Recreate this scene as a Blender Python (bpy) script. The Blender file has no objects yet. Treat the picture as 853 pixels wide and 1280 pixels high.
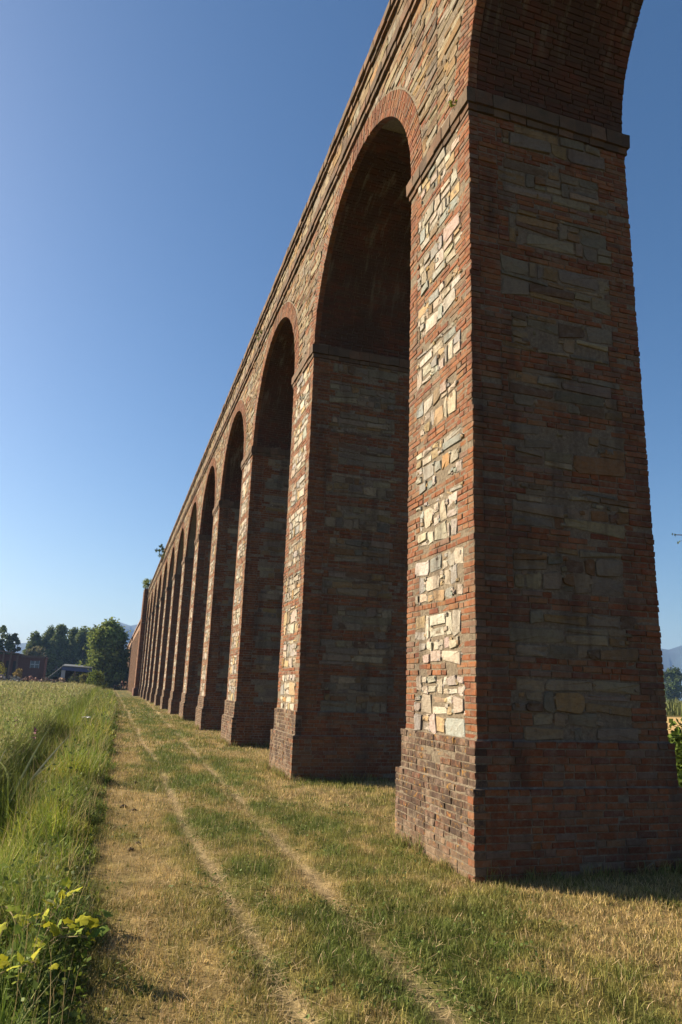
import bpy, math, random
import numpy as np

# ------------------------------------------------------------------ camera, world, sun, exposure
scene = bpy.context.scene
COL = scene.collection
EYE = 1.6

def camera_axes(pitch, yaw, roll):
    cy, sy, cp, sp = math.cos(yaw), math.sin(yaw), math.cos(pitch), math.sin(pitch)
    Rz = np.array([[cy, -sy, 0], [sy, cy, 0], [0, 0, 1]])
    Rp = np.array([[1, 0, 0], [0, cp, sp], [0, -sp, cp]])
    B = np.array([[1, 0, 0], [0, 0, -1], [0, 1, 0]])
    cr, sr = math.cos(roll), math.sin(roll)
    Rr = np.array([[cr, -sr, 0], [sr, cr, 0], [0, 0, 1]])
    return Rr @ B @ Rp @ Rz

from mathutils import Matrix, Vector
AX = camera_axes(0.245, 0.299, 0.034)
cam_data = bpy.data.cameras.new('camera')
cam = bpy.data.objects.new('camera', cam_data)
COL.objects.link(cam)
cam_data.sensor_fit = 'VERTICAL'
cam_data.sensor_height = 36.0
cam_data.lens = 36.0 * 883.4 / 1280.0
cam_data.clip_start = 0.05
cam_data.clip_end = 9000.0
m = Matrix.Identity(4)
for r in range(3):
    m[r][0] = AX[0][r]; m[r][1] = -AX[1][r]; m[r][2] = -AX[2][r]
m.translation = Vector((0, 0, EYE))
cam.matrix_world = m
scene.camera = cam

SUN_EL = math.radians(26.0)
SUN_AZ = math.radians(36.0)            # turned from -X towards +Y
sun_vec = Vector((-math.cos(SUN_AZ) * math.cos(SUN_EL), math.sin(SUN_AZ) * math.cos(SUN_EL), math.sin(SUN_EL)))
world = bpy.data.worlds.new('World')
scene.world = world
world.use_nodes = True
wn = world.node_tree.nodes
wl = world.node_tree.links
bg = wn['Background']
sky = wn.new('ShaderNodeTexSky')
sky.sky_type = 'NISHITA'
sky.sun_disc = False
sky.sun_elevation = SUN_EL
sky.sun_rotation = math.atan2(sun_vec.x, sun_vec.y)
sky.air_density = 1.0
sky.dust_density = 1.4
sky.ozone_density = 3.2
hs = wn.new('ShaderNodeHueSaturation')
hs.inputs['Saturation'].default_value = 1.18
wl.new(sky.outputs[0], hs.inputs['Color'])
wl.new(hs.outputs[0], bg.inputs[0])
bg.inputs[1].default_value = 0.05
sun_data = bpy.data.lights.new('sun', 'SUN')
sun_data.energy = 5.0
sun_data.angle = math.radians(0.5)
sun_data.color = (1.0, 0.84, 0.62)
sun = bpy.data.objects.new('sun', sun_data)
COL.objects.link(sun)
sun.rotation_euler = sun_vec.to_track_quat('Z', 'Y').to_euler()
scene.view_settings.view_transform = 'Standard'
scene.view_settings.look = 'None'
scene.view_settings.gamma = 1.0
scene.view_settings.exposure = 1.52
scene.cycles.max_bounces = 6
scene.cycles.diffuse_bounces = 1
scene.cycles.volume_bounces = 0

# ------------------------------------------------------------------ helpers
RNG = np.random.default_rng(7)
random.seed(7)

def empty(name, loc=(0, 0, 0), label=None, cat=None, group=None, kind=None, parent=None):
    o = bpy.data.objects.new(name, None)
    COL.objects.link(o)
    o.location = loc
    o.empty_display_size = 0.3
    tag(o, label, cat, group, kind)
    if parent: o.parent = parent
    return o

def tag(o, label=None, cat=None, group=None, kind=None):
    if label: o['label'] = label
    if cat: o['category'] = cat
    if group: o['group'] = group
    if kind: o['kind'] = kind
    return o

def link(name, me, parent=None, mats=None, kind=None):
    o = bpy.data.objects.new(name, me)
    COL.objects.link(o)
    if mats:
        me.materials.clear()
        for mm in (mats if isinstance(mats, (list, tuple)) else [mats]): me.materials.append(mm)
    if parent:
        o.parent = parent
        o.matrix_parent_inverse = Matrix.Identity(4)
    if kind: o['kind'] = kind
    return o

def mesh_np(name, verts, loops, sizes, tint=None, smooth=False, matidx=None):
    """verts (N,3); loops flat index array; sizes face sizes; tint (N,3) colour of the thing itself."""
    me = bpy.data.meshes.new(name)
    verts = np.asarray(verts, np.float32); loops = np.asarray(loops, np.int32); sizes = np.asarray(sizes, np.int32)
    me.vertices.add(len(verts)); me.vertices.foreach_set('co', verts.ravel())
    me.loops.add(len(loops)); me.loops.foreach_set('vertex_index', loops)
    me.polygons.add(len(sizes))
    starts = np.zeros(len(sizes), np.int32); starts[1:] = np.cumsum(sizes)[:-1]
    me.polygons.foreach_set('loop_start', starts)
    if matidx is not None: me.polygons.foreach_set('material_index', np.asarray(matidx, np.int32))
    if tint is not None:
        a = me.attributes.new('tint', 'FLOAT_COLOR', 'POINT')
        c = np.ones((len(verts), 4), np.float32); c[:, :3] = tint
        a.data.foreach_set('color', c.ravel())
    me.update(calc_edges=True)
    me.validate()
    me.polygons.foreach_set('use_smooth', np.full(len(sizes), smooth, bool))
    return me

class MB:
    """small mesh builder"""
    def __init__(s): s.v = []; s.f = []
    def add(s, v, f):
        n = len(s.v); s.v += [tuple(p) for p in v]; s.f += [tuple(i + n for i in q) for q in f]
    def box(s, x0, x1, y0, y1, z0, z1):
        s.add([(x0, y0, z0), (x1, y0, z0), (x1, y1, z0), (x0, y1, z0), (x0, y0, z1), (x1, y0, z1), (x1, y1, z1), (x0, y1, z1)],
              [(0, 3, 2, 1), (4, 5, 6, 7), (0, 1, 5, 4), (1, 2, 6, 5), (2, 3, 7, 6), (3, 0, 4, 7)])
    def frustum(s, a, b, z0, z1):
        (x0, x1, y0, y1), (X0, X1, Y0, Y1) = a, b
        s.add([(x0, y0, z0), (x1, y0, z0), (x1, y1, z0), (x0, y1, z0), (X0, Y0, z1), (X1, Y0, z1), (X1, Y1, z1), (X0, Y1, z1)],
              [(0, 3, 2, 1), (4, 5, 6, 7), (0, 1, 5, 4), (1, 2, 6, 5), (2, 3, 7, 6), (3, 0, 4, 7)])
    def tube(s, pts, rads, n=7):
        pts = [Vector(p) for p in pts]
        rings = []
        for i, p in enumerate(pts):
            d = (pts[min(i + 1, len(pts) - 1)] - pts[max(i - 1, 0)]).normalized()
            u = d.orthogonal().normalized(); w = d.cross(u)
            if rings and u.dot(lastu) < 0.5:
                u = (lastu - d * lastu.dot(d)).normalized(); w = d.cross(u)
            lastu = u
            rings.append([p + (u * math.cos(2 * math.pi * k / n) + w * math.sin(2 * math.pi * k / n)) * rads[i] for k in range(n)])
        v = [q for r in rings for q in r]; f = []
        for i in range(len(rings) - 1):
            for k in range(n):
                f.append((i * n + k, i * n + (k + 1) % n, (i + 1) * n + (k + 1) % n, (i + 1) * n + k))
        f.append(tuple(range(n))[::-1]); f.append(tuple((len(rings) - 1) * n + k for k in range(n)))
        s.add(v, f)
    def build(s, name, mat, parent=None, kind=None, smooth=False):
        me = bpy.data.meshes.new(name)
        me.from_pydata(s.v, [], s.f); me.update()
        if smooth: me.polygons.foreach_set('use_smooth', np.ones(len(me.polygons), bool))
        return link(name, me, parent, mat, kind)

def vnoise(x, y, seed=0):
    """smooth value noise in numpy, 0..1"""
    xi = np.floor(x).astype(np.int64); yi = np.floor(y).astype(np.int64)
    fx = x - xi; fy = y - yi
    fx = fx * fx * (3 - 2 * fx); fy = fy * fy * (3 - 2 * fy)
    def h(a, b):
        n = (a * 374761393 + b * 668265263 + seed * 974634777) & 0xffffffff
        n = ((n ^ (n >> 13)) * 1274126177) & 0xffffffff
        return ((n ^ (n >> 16)) & 0xffff) / 65535.0
    return (h(xi, yi) * (1 - fx) + h(xi + 1, yi) * fx) * (1 - fy) + (h(xi, yi + 1) * (1 - fx) + h(xi + 1, yi + 1) * fx) * fy

def fbm(x, y, seed=0, o=4):
    s = 0; a = 0.5; t = 0
    for i in range(o):
        s = s + a * vnoise(x * 2 ** i, y * 2 ** i, seed + i * 17); t += a; a *= 0.5
    return s / t

# ------------------------------------------------------------------ materials
def nodes(name, rough=0.9, spec=0.25):
    mt = bpy.data.materials.new(name)
    mt.use_nodes = True
    nt = mt.node_tree
    b = nt.nodes['Principled BSDF']
    b.inputs['Roughness'].default_value = rough
    b.inputs['Specular IOR Level'].default_value = spec
    return mt, nt, b

def N(nt, typ, **kw):
    n = nt.nodes.new(typ)
    for k, v in kw.items(): setattr(n, k, v)
    return n

def noise(nt, vec, scale, detail=4, rough=0.6):
    n = N(nt, 'ShaderNodeTexNoise')
    n.inputs['Scale'].default_value = scale; n.inputs['Detail'].default_value = detail; n.inputs['Roughness'].default_value = rough
    if vec is not None: nt.links.new(vec, n.inputs['Vector'])
    return n.outputs['Fac']

def ramp(nt, fac, stops):
    r = N(nt, 'ShaderNodeValToRGB')
    el = r.color_ramp.elements
    el[0].position, el[0].color = stops[0][0], (*stops[0][1], 1)
    el[1].position, el[1].color = stops[-1][0], (*stops[-1][1], 1)
    for p, c in stops[1:-1]:
        e = el.new(p); e.color = (*c, 1)
    nt.links.new(fac, r.inputs[0])
    return r.outputs[0]

def mix(nt, fac, a, b, mode='MIX'):
    n = N(nt, 'ShaderNodeMix', data_type='RGBA', blend_type=mode)
    for s, x in ((n.inputs['Factor'], fac), (n.inputs[6], a), (n.inputs[7], b)):
        if isinstance(x, (int, float)): s.default_value = x
        elif isinstance(x, tuple): s.default_value = (*x, 1)
        else: nt.links.new(x, s)
    return n.outputs[2]

def bump(nt, b, h, strength=0.5, dist=0.02):
    n = N(nt, 'ShaderNodeBump')
    n.inputs['Strength'].default_value = strength; n.inputs['Distance'].default_value = dist
    nt.links.new(h, n.inputs['Height']); nt.links.new(n.outputs[0], b.inputs['Normal'])

def world_pos(nt):
    return N(nt, 'ShaderNodeNewGeometry').outputs['Position']

def attr_tint(nt, name='tint'):
    return N(nt, 'ShaderNodeAttribute', attribute_name=name).outputs['Color']

def scaled(nt, vec, s):
    mp = N(nt, 'ShaderNodeMapping'); mp.inputs['Scale'].default_value = s
    nt.links.new(vec, mp.inputs[0]); return mp.outputs[0]

def zone_mask(nt, pos, z0, z1):
    sx = N(nt, 'ShaderNodeSeparateXYZ'); nt.links.new(pos, sx.inputs[0])
    mr = N(nt, 'ShaderNodeMapRange'); mr.inputs['From Min'].default_value = z0; mr.inputs['From Max'].default_value = z1
    nt.links.new(sx.outputs['Z'], mr.inputs['Value'])
    return mr.outputs[0]

def mat_piece(name, kind):
    """brick or stone pieces: own tint, fine grain, stains"""
    mt, nt, b = nodes(name, 0.92, 0.15)
    p = world_pos(nt)
    c = attr_tint(nt)
    n1 = noise(nt, p, 38 if kind == 'brick' else 22, 5, 0.7)
    c = mix(nt, 1.0, c, ramp(nt, n1, [(0.25, (0.62, 0.6, 0.58)), (0.5, (1, 1, 1)), (0.8, (1.22, 1.2, 1.15))]), 'MULTIPLY')
    # mortar smears and pale bloom
    n2 = noise(nt, p, 15.0, 6, 0.75)
    c = mix(nt, ramp(nt, n2, [(0.47, (0, 0, 0)), (0.66, (0.6, 0.6, 0.6))]), c, (0.20, 0.16, 0.115))
    # dark weather stains, streaked down
    n3 = noise(nt, scaled(nt, p, (2.2, 2.2, 0.45)), 1.6, 5, 0.65)
    c = mix(nt, ramp(nt, n3, [(0.50, (0, 0, 0)), (0.72, (0.72, 0.72, 0.72))]), c, (0.045, 0.033, 0.026))
    nt.links.new(c, b.inputs['Base Color'])
    g = noise(nt, scaled(nt, p, (1, 1, 2.8)), 20 if kind == 'stone' else 60, 6, 0.7)
    bump(nt, b, g, 0.85, 0.024 if kind == 'stone' else 0.008)
    return mt

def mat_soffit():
    mt, nt, b = nodes('dark_soffit_brick', 0.95, 0.1)  # brick darker than the outer faces, blotched dark brown, pale streaks higher up
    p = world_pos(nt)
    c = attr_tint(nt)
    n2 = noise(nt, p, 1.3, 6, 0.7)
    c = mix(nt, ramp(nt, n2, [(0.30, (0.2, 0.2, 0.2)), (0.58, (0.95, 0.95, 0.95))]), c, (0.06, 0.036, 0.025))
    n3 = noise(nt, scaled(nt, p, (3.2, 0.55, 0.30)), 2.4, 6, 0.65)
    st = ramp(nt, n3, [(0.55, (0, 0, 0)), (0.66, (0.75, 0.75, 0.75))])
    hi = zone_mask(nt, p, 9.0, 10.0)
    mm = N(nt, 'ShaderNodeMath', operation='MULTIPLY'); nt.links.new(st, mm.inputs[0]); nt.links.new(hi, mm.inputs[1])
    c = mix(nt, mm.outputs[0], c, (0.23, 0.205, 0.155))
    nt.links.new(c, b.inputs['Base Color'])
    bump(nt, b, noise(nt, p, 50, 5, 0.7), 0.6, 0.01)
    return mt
M_SOFFIT = mat_soffit()
M_BRICK = mat_piece('weathered_brick', 'brick')
M_STONE = mat_piece('rubble_stone', 'stone')

def mat_mortar():
    mt, nt, b = nodes('lime_mortar', 0.95, 0.1)
    p = world_pos(nt)
    n1 = noise(nt, p, 25, 6, 0.75)
    c = ramp(nt, n1, [(0.25, (0.08, 0.064, 0.046)), (0.5, (0.18, 0.146, 0.105)), (0.75, (0.30, 0.25, 0.18))])
    n3 = noise(nt, scaled(nt, p, (2.2, 2.2, 0.45)), 1.6, 5, 0.65)
    c = mix(nt, ramp(nt, n3, [(0.5, (0, 0, 0)), (0.75, (0.7, 0.7, 0.7))]), c, (0.06, 0.047, 0.04))
    nt.links.new(c, b.inputs['Base Color'])
    bump(nt, b, noise(nt, p, 32, 6, 0.75), 1.0, 0.03)
    return mt
M_MORTAR = mat_mortar()

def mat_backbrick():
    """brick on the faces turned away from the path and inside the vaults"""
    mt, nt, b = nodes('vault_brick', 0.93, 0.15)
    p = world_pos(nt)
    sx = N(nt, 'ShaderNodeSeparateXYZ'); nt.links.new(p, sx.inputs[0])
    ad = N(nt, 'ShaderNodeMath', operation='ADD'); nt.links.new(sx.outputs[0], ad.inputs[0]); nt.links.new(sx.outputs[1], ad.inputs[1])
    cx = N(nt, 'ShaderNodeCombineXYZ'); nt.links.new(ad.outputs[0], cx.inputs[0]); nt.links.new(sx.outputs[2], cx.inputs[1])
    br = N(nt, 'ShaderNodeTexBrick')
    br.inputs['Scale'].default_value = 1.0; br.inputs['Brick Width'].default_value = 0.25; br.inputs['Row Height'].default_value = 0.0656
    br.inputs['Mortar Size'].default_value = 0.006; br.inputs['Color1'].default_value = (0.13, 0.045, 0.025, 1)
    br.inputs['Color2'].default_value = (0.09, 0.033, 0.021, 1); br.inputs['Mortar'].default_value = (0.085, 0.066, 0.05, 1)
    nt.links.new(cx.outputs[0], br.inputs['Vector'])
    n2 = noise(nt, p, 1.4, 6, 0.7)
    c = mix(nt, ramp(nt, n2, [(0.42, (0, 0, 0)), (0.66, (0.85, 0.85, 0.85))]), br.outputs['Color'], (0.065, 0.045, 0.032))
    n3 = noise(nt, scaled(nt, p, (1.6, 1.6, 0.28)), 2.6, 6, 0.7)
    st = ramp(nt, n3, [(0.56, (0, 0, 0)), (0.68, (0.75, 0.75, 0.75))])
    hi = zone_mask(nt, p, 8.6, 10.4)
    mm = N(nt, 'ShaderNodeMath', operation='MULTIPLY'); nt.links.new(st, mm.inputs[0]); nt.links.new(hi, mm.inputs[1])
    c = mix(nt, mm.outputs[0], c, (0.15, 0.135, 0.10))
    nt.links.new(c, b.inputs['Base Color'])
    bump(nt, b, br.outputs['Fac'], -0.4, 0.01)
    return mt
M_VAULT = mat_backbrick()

def mat_moulding():
    mt, nt, b = nodes('weathered_moulding', 0.93, 0.15)
    p = world_pos(nt)
    c = attr_tint(nt)
    n1 = noise(nt, p, 9, 6, 0.7)
    c = mix(nt, ramp(nt, n1, [(0.4, (0, 0, 0)), (0.7, (0.8, 0.8, 0.8))]), c, (0.065, 0.052, 0.038))
    n2 = noise(nt, p, 3.1, 5, 0.7)
    c = mix(nt, ramp(nt, n2, [(0.55, (0, 0, 0)), (0.75, (0.6, 0.6, 0.6))]), c, (0.17, 0.135, 0.095))
    nt.links.new(c, b.inputs['Base Color'])
    bump(nt, b, noise(nt, p, 40, 5, 0.7), 0.8, 0.015)
    return mt
M_MOULD = mat_moulding()

def mat_plinth():
    mt, nt, b = nodes('lichen_brick', 0.95, 0.12)
    p = world_pos(nt)
    c = attr_tint(nt)
    n1 = noise(nt, p, 9, 6, 0.75)
    c = mix(nt, ramp(nt, n1, [(0.44, (0, 0, 0)), (0.60, (0.8, 0.8, 0.8))]), c, (0.21, 0.16, 0.115))
    n2 = noise(nt, scaled(nt, p, (1.2, 1.2, 0.8)), 3.4, 7, 0.78)
    c = mix(nt, ramp(nt, n2, [(0.42, (0, 0, 0)), (0.54, (0.92, 0.92, 0.92))]), c, (0.05, 0.034, 0.026))
    n4 = noise(nt, p, 14, 4, 0.7)
    c = mix(nt, ramp(nt, n4, [(0.58, (0, 0, 0)), (0.68, (0.8, 0.8, 0.8))]), c, (0.30, 0.16, 0.04))
    # dust thrown up along the foot
    dm = zone_mask(nt, p, 0.30, 0.02)
    dn = N(nt, 'ShaderNodeMath', operation='MULTIPLY'); nt.links.new(dm, dn.inputs[0]); nt.links.new(noise(nt, p, 4, 4), dn.inputs[1])
    c = mix(nt, dn.outputs[0], c, (0.24, 0.17, 0.11))
    nt.links.new(c, b.inputs['Base Color'])
    bump(nt, b, noise(nt, p, 45, 6, 0.75), 0.9, 0.014)
    return mt
M_PLINTH = mat_plinth()

def mat_tint(name, rough=0.85, n_scale=None, trans=0.0, spec=0.2, bmp=0.0):
    mt, nt, b = nodes(name, rough, spec)
    c = attr_tint(nt)
    if n_scale:
        n1 = noise(nt, world_pos(nt), n_scale, 5, 0.7)
        c = mix(nt, 1.0, c, ramp(nt, n1, [(0.25, (0.6, 0.6, 0.6)), (0.55, (1, 1, 1)), (0.8, (1.3, 1.3, 1.25))]), 'MULTIPLY')
        if bmp: bump(nt, b, noise(nt, world_pos(nt), n_scale * 2.5, 5, 0.7), bmp, 0.02)
    nt.links.new(c, b.inputs['Base Color'])
    if trans:
        t = N(nt, 'ShaderNodeBsdfTranslucent'); nt.links.new(c, t.inputs[0])
        ms = N(nt, 'ShaderNodeMixShader'); ms.inputs[0].default_value = trans
        nt.links.new(b.outputs[0], ms.inputs[1]); nt.links.new(t.outputs[0], ms.inputs[2])
        nt.links.new(ms.outputs[0], nt.nodes['Material Output'].inputs['Surface'])
    return mt
M_BLADE = mat_tint('grass_blade', 0.7, None, 0.25)
M_LEAF = mat_tint('leaf', 0.85, None, 0.3, 0.08)
M_GROUND = mat_tint('turf_soil', 0.95, 9.0, 0.0, 0.1, 0.7)

def flat_mat(name, col, rough=0.8, n_scale=6.0, amt=0.35, spec=0.25, metal=0.0):
    mt, nt, b = nodes(name, rough, spec)
    n1 = noise(nt, world_pos(nt), n_scale, 5, 0.65)
    c = ramp(nt, n1, [(0.25, tuple(x * (1 - amt) for x in col)), (0.75, tuple(min(1, x * (1 + amt)) for x in col))])
    nt.links.new(c, b.inputs['Base Color'])
    b.inputs['Metallic'].default_value = metal
    bump(nt, b, n1, 0.2, 0.01)
    return mt
M_BARK = flat_mat('bark', (0.11, 0.085, 0.06), 0.95, 12)

# ------------------------------------------------------------------ masonry pieces
BT_V = None
def brick_template(ch):
    """unit brick, y = 0 is the front; chamfered front edge"""
    v = []
    for (y, s) in ((1.0, 0.0), (ch, 0.0), (0.0, ch)):
        v += [(s, y, s), (1 - s, y, s), (1 - s, y, 1 - s), (s, y, 1 - s)]
    return np.array(v)
BR_F = []
for a in (0, 4):
    for k in range(4):
        k2 = (k + 1) % 4
        BR_F.append((a + k, a + k2, a + 4 + k2, a + 4 + k)[::-1])
BR_F.append((8, 9, 10, 11))
BR_F = [tuple(f) for f in BR_F]

def bricks_mesh(name, O, R, dims, tints, seed=0, jit=0.0028):
    """O (n,3) corner, R (n,3,3) columns u,inward,up, dims (n,3) length, depth, height"""
    n = len(O)
    if n == 0: return None
    g = np.random.default_rng(seed)
    O = np.asarray(O, float); R = np.asarray(R, float); dims = np.asarray(dims, float)
    T = np.zeros((n, 12, 3))
    ch = 0.006
    for li, (y, s) in enumerate((('b', 0), (ch, 0), (0.0, ch))):
        for k, (a, c) in enumerate(((0, 0), (1, 0), (1, 1), (0, 1))):
            i = li * 4 + k
            T[:, i, 0] = (s if a == 0 else dims[:, 0] - s)
            T[:, i, 2] = (s if c == 0 else dims[:, 2] - s)
            T[:, i, 1] = dims[:, 1] if y == 'b' else y
    T[:, 4:, :] += g.normal(0, jit, (n, 8, 3)) * np.array([1.0, 0.5, 0.8])
    W = np.einsum('nij,nkj->nki', R, T) + O[:, None, :]
    F = np.array(BR_F)
    loops = (F[None] + (np.arange(n) * 12)[:, None, None]).ravel()
    sizes = np.full(n * len(F), 4)
    tint = np.repeat(np.asarray(tints), 12, axis=0)
    return mesh_np(name, W.reshape(-1, 3), loops, sizes, tint)

ST_F = []
for a in (0, 8):
    for k in range(8):
        k2 = (k + 1) % 8
        ST_F.append((a + k, a + 8 + k, a + 8 + k2, a + k2))
ST_T = [(16 + k, 24, 16 + (k + 1) % 8) for k in range(8)]

def stone_arrays(O, R, dims, seed=0, rough=1.0):
    """irregular eight-sided stones filling length x height, depth dims[1]; returns verts (n,25,3) in the wall's frame"""
    n = len(O)
    g = np.random.default_rng(seed)
    L, D, H = dims[:, 0], dims[:, 1], dims[:, 2]
    mn = np.minimum(L, H)
    c = g.uniform(0.01, 0.30, (n, 4)) ** 1.5 * 1.6 * mn[:, None]
    z = np.zeros(n)
    P = np.stack([np.stack([c[:, 0], z], 1), np.stack([L - c[:, 1], z], 1), np.stack([L, c[:, 1]], 1), np.stack([L, H - c[:, 2]], 1),
                  np.stack([L - c[:, 2], H], 1), np.stack([c[:, 3], H], 1), np.stack([z, H - c[:, 3]], 1), np.stack([z, c[:, 0]], 1)], 1)
    P += g.normal(0, 0.055, (n, 8, 2)) * mn[:, None, None] * rough
    tl = g.normal(0, 0.05, n) * rough                      # lean of each stone
    cc = P.mean(1, keepdims=True); Pd = P - cc
    P = cc + np.stack([Pd[..., 0], Pd[..., 1] + Pd[..., 0] * np.clip(tl, -.12, .12)[:, None]], -1)
    tp = g.normal(0, 0.10, n) * rough                      # wedge shapes
    Pd = P - cc
    P = cc + np.stack([Pd[..., 0], Pd[..., 1] * (1 + np.clip(tp, -.25, .25)[:, None] * Pd[..., 0] / (L[:, None] * .5))], -1)
    C = P.mean(1, keepdims=True)
    pr = g.uniform(-0.008, 0.009, n) * rough
    V = np.zeros((n, 25, 3))
    V[:, 0:8, 0] = P[..., 0]; V[:, 0:8, 2] = P[..., 1]; V[:, 0:8, 1] = D[:, None]
    V[:, 8:16, 0] = P[..., 0]; V[:, 8:16, 2] = P[..., 1]; V[:, 8:16, 1] = 0.002 - pr[:, None]
    ins = 1 - np.clip(0.007 / mn, 0.03, 0.2)
    Q = C + (P - C) * ins[:, None, None]
    V[:, 16:24, 0] = Q[..., 0]; V[:, 16:24, 2] = Q[..., 1]
    V[:, 16:24, 1] = (-pr - 0.004)[:, None] + g.normal(0, 0.004, (n, 8)) * rough
    V[:, 24, 0] = C[:, 0, 0] + g.normal(0, 0.1, n) * L; V[:, 24, 2] = C[:, 0, 1] + g.normal(0, 0.1, n) * H
    V[:, 24, 1] = -pr - 0.005 + g.normal(0, 0.006, n) * rough
    return V

def stones_mesh(name, V, O, R, tints):
    n = len(V)
    W = np.einsum('nij,nkj->nki', R, V) + np.asarray(O)[:, None, :]
    F = np.array(ST_F); T = np.array(ST_T)
    off = (np.arange(n) * 25)[:, None, None]
    loops = np.concatenate([(F[None] + off).reshape(n, -1), (T[None] + off).reshape(n, -1)], 1).ravel()
    sizes = np.tile(np.array([4] * 16 + [3] * 8), n)
    return mesh_np(name, W.reshape(-1, 3), loops, sizes, np.repeat(np.asarray(tints), 25, axis=0))

BRICK_COL = np.array([1.0, 1.14, 1.18]) * np.array([(.40, .125, .05), (.36, .11, .048), (.43, .15, .06), (.32, .095, .045), (.38, .17, .09), (.28, .11, .065), (.33, .18, .12), (.45, .18, .08)]) * .43
BRICK_W = np.array([.24, .2, .16, .1, .1, .07, .06, .07])
PLINTH_COL = np.array([(.30, .17, .11), (.24, .12, .08), (.36, .24, .17), (.33, .13, .07), (.20, .13, .10), (.42, .31, .23)]) * .42
PLINTH_W = np.array([.25, .2, .2, .15, .12, .08])
LIT_STONE = np.array([(.50, .43, .33), (.54, .49, .41), (.42, .38, .32), (.46, .34, .19), (.36, .345, .31), (.52, .43, .36), (.42, .26, .11), (.33, .35, .31), (.30, .22, .14)]) * .72  # lighter palette, only for stones on the sunlit pier sides
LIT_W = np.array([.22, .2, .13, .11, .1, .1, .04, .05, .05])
SHADE_STONE = np.array([1.08, 1.0, .86]) * np.array([(.38, .33, .245), (.33, .29, .235), (.29, .265, .23), (.36, .26, .15), (.24, .225, .20), (.45, .40, .31), (.30, .18, .10), (.22, .155, .115)]) * .51  # shade of the camera-facing pier sides put into a darker stone palette
SHADE_W = np.array([.2, .18, .16, .14, .1, .08, .08, .06])
SPAN_STONE = np.array([(.44, .33, .20), (.50, .41, .27), (.38, .25, .13), (.34, .29, .22), (.28, .18, .10), (.45, .28, .12), (.22, .16, .11), (.54, .48, .36)]) * .5
SPAN_W = np.array([.2, .18, .15, .12, .12, .1, .07, .06])

def pick(g, cols, w, n, var=0.15):
    c = cols[g.choice(len(cols), n, p=np.array(w) / np.sum(w))]
    return np.clip(c * g.uniform(1 - var, 1 + var, (n, 1)) * g.uniform(0.95, 1.05, (n, 3)), 0.01, 0.8)

COURSE = 7.02 / 107
FX, FXB = 3.285, 5.455           # the two long faces
Y_FIRST, PITCH, PIER_W = 6.15, 6.777, 1.70
Z_LOW, Z_SHAFT, Z_IMP, Z_SPR = 0.764, 1.18, 8.20, 8.47
R_ARCH = (PITCH - PIER_W) / 2 + 0.002
RING = 0.375
Z_STR0, Z_STR1, Z_COP0, Z_TOP = 11.42, 11.69, 12.29, 12.53
R_LIT = np.array([[0, 1, 0], [-1, 0, 0], [0, 0, 1]], float)      # u = -Y, inward = +X
R_SHADE = np.array([[1, 0, 0], [0, 1, 0], [0, 0, 1]], float)     # u = +X, inward = +Y

def frame_point(R, origin, u, d, z):
    return origin + R[:, 0] * u + R[:, 1] * d + np.array([0, 0, z])

def run_bricks(g, u0, u1, stagger, full=0.237, joint=0.011):
    """brick (start, end) pairs filling u0..u1"""
    out = []; u = u0
    first = full if stagger else g.choice([0.113, 0.17])
    L = first
    while u < u1 - 0.03:
        e = min(u + L, u1)
        if u1 - e < 0.07: e = u1
        out.append((u + joint / 2 if u > u0 + 1e-6 else u, e - joint / 2 if e < u1 - 1e-6 else e))
        u = e
        L = full * g.uniform(0.93, 1.05) if g.random() > 0.22 else 0.113
    return out

def split_row(g, u0, u1, h, lit):
    """lengths of stones along one row, some split in two thin ones"""
    out = []; u = u0
    while u < u1 - 0.04:
        L = (g.uniform(0.09, 0.40) if lit else g.uniform(0.10, 0.66)) if g.random() < .75 else g.uniform(.08, .2)
        if u1 - (u + L) < 0.12: L = u1 - u
        if h > 0.15 and g.random() < (0.42 if lit else 0.4):
            s = g.uniform(0.35, 0.65) * h
            out.append((u, u + L, 0, s)); out.append((u, u + L, s, h))
        else:
            out.append((u, u + L, 0, h))
        u += L
    return out

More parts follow.
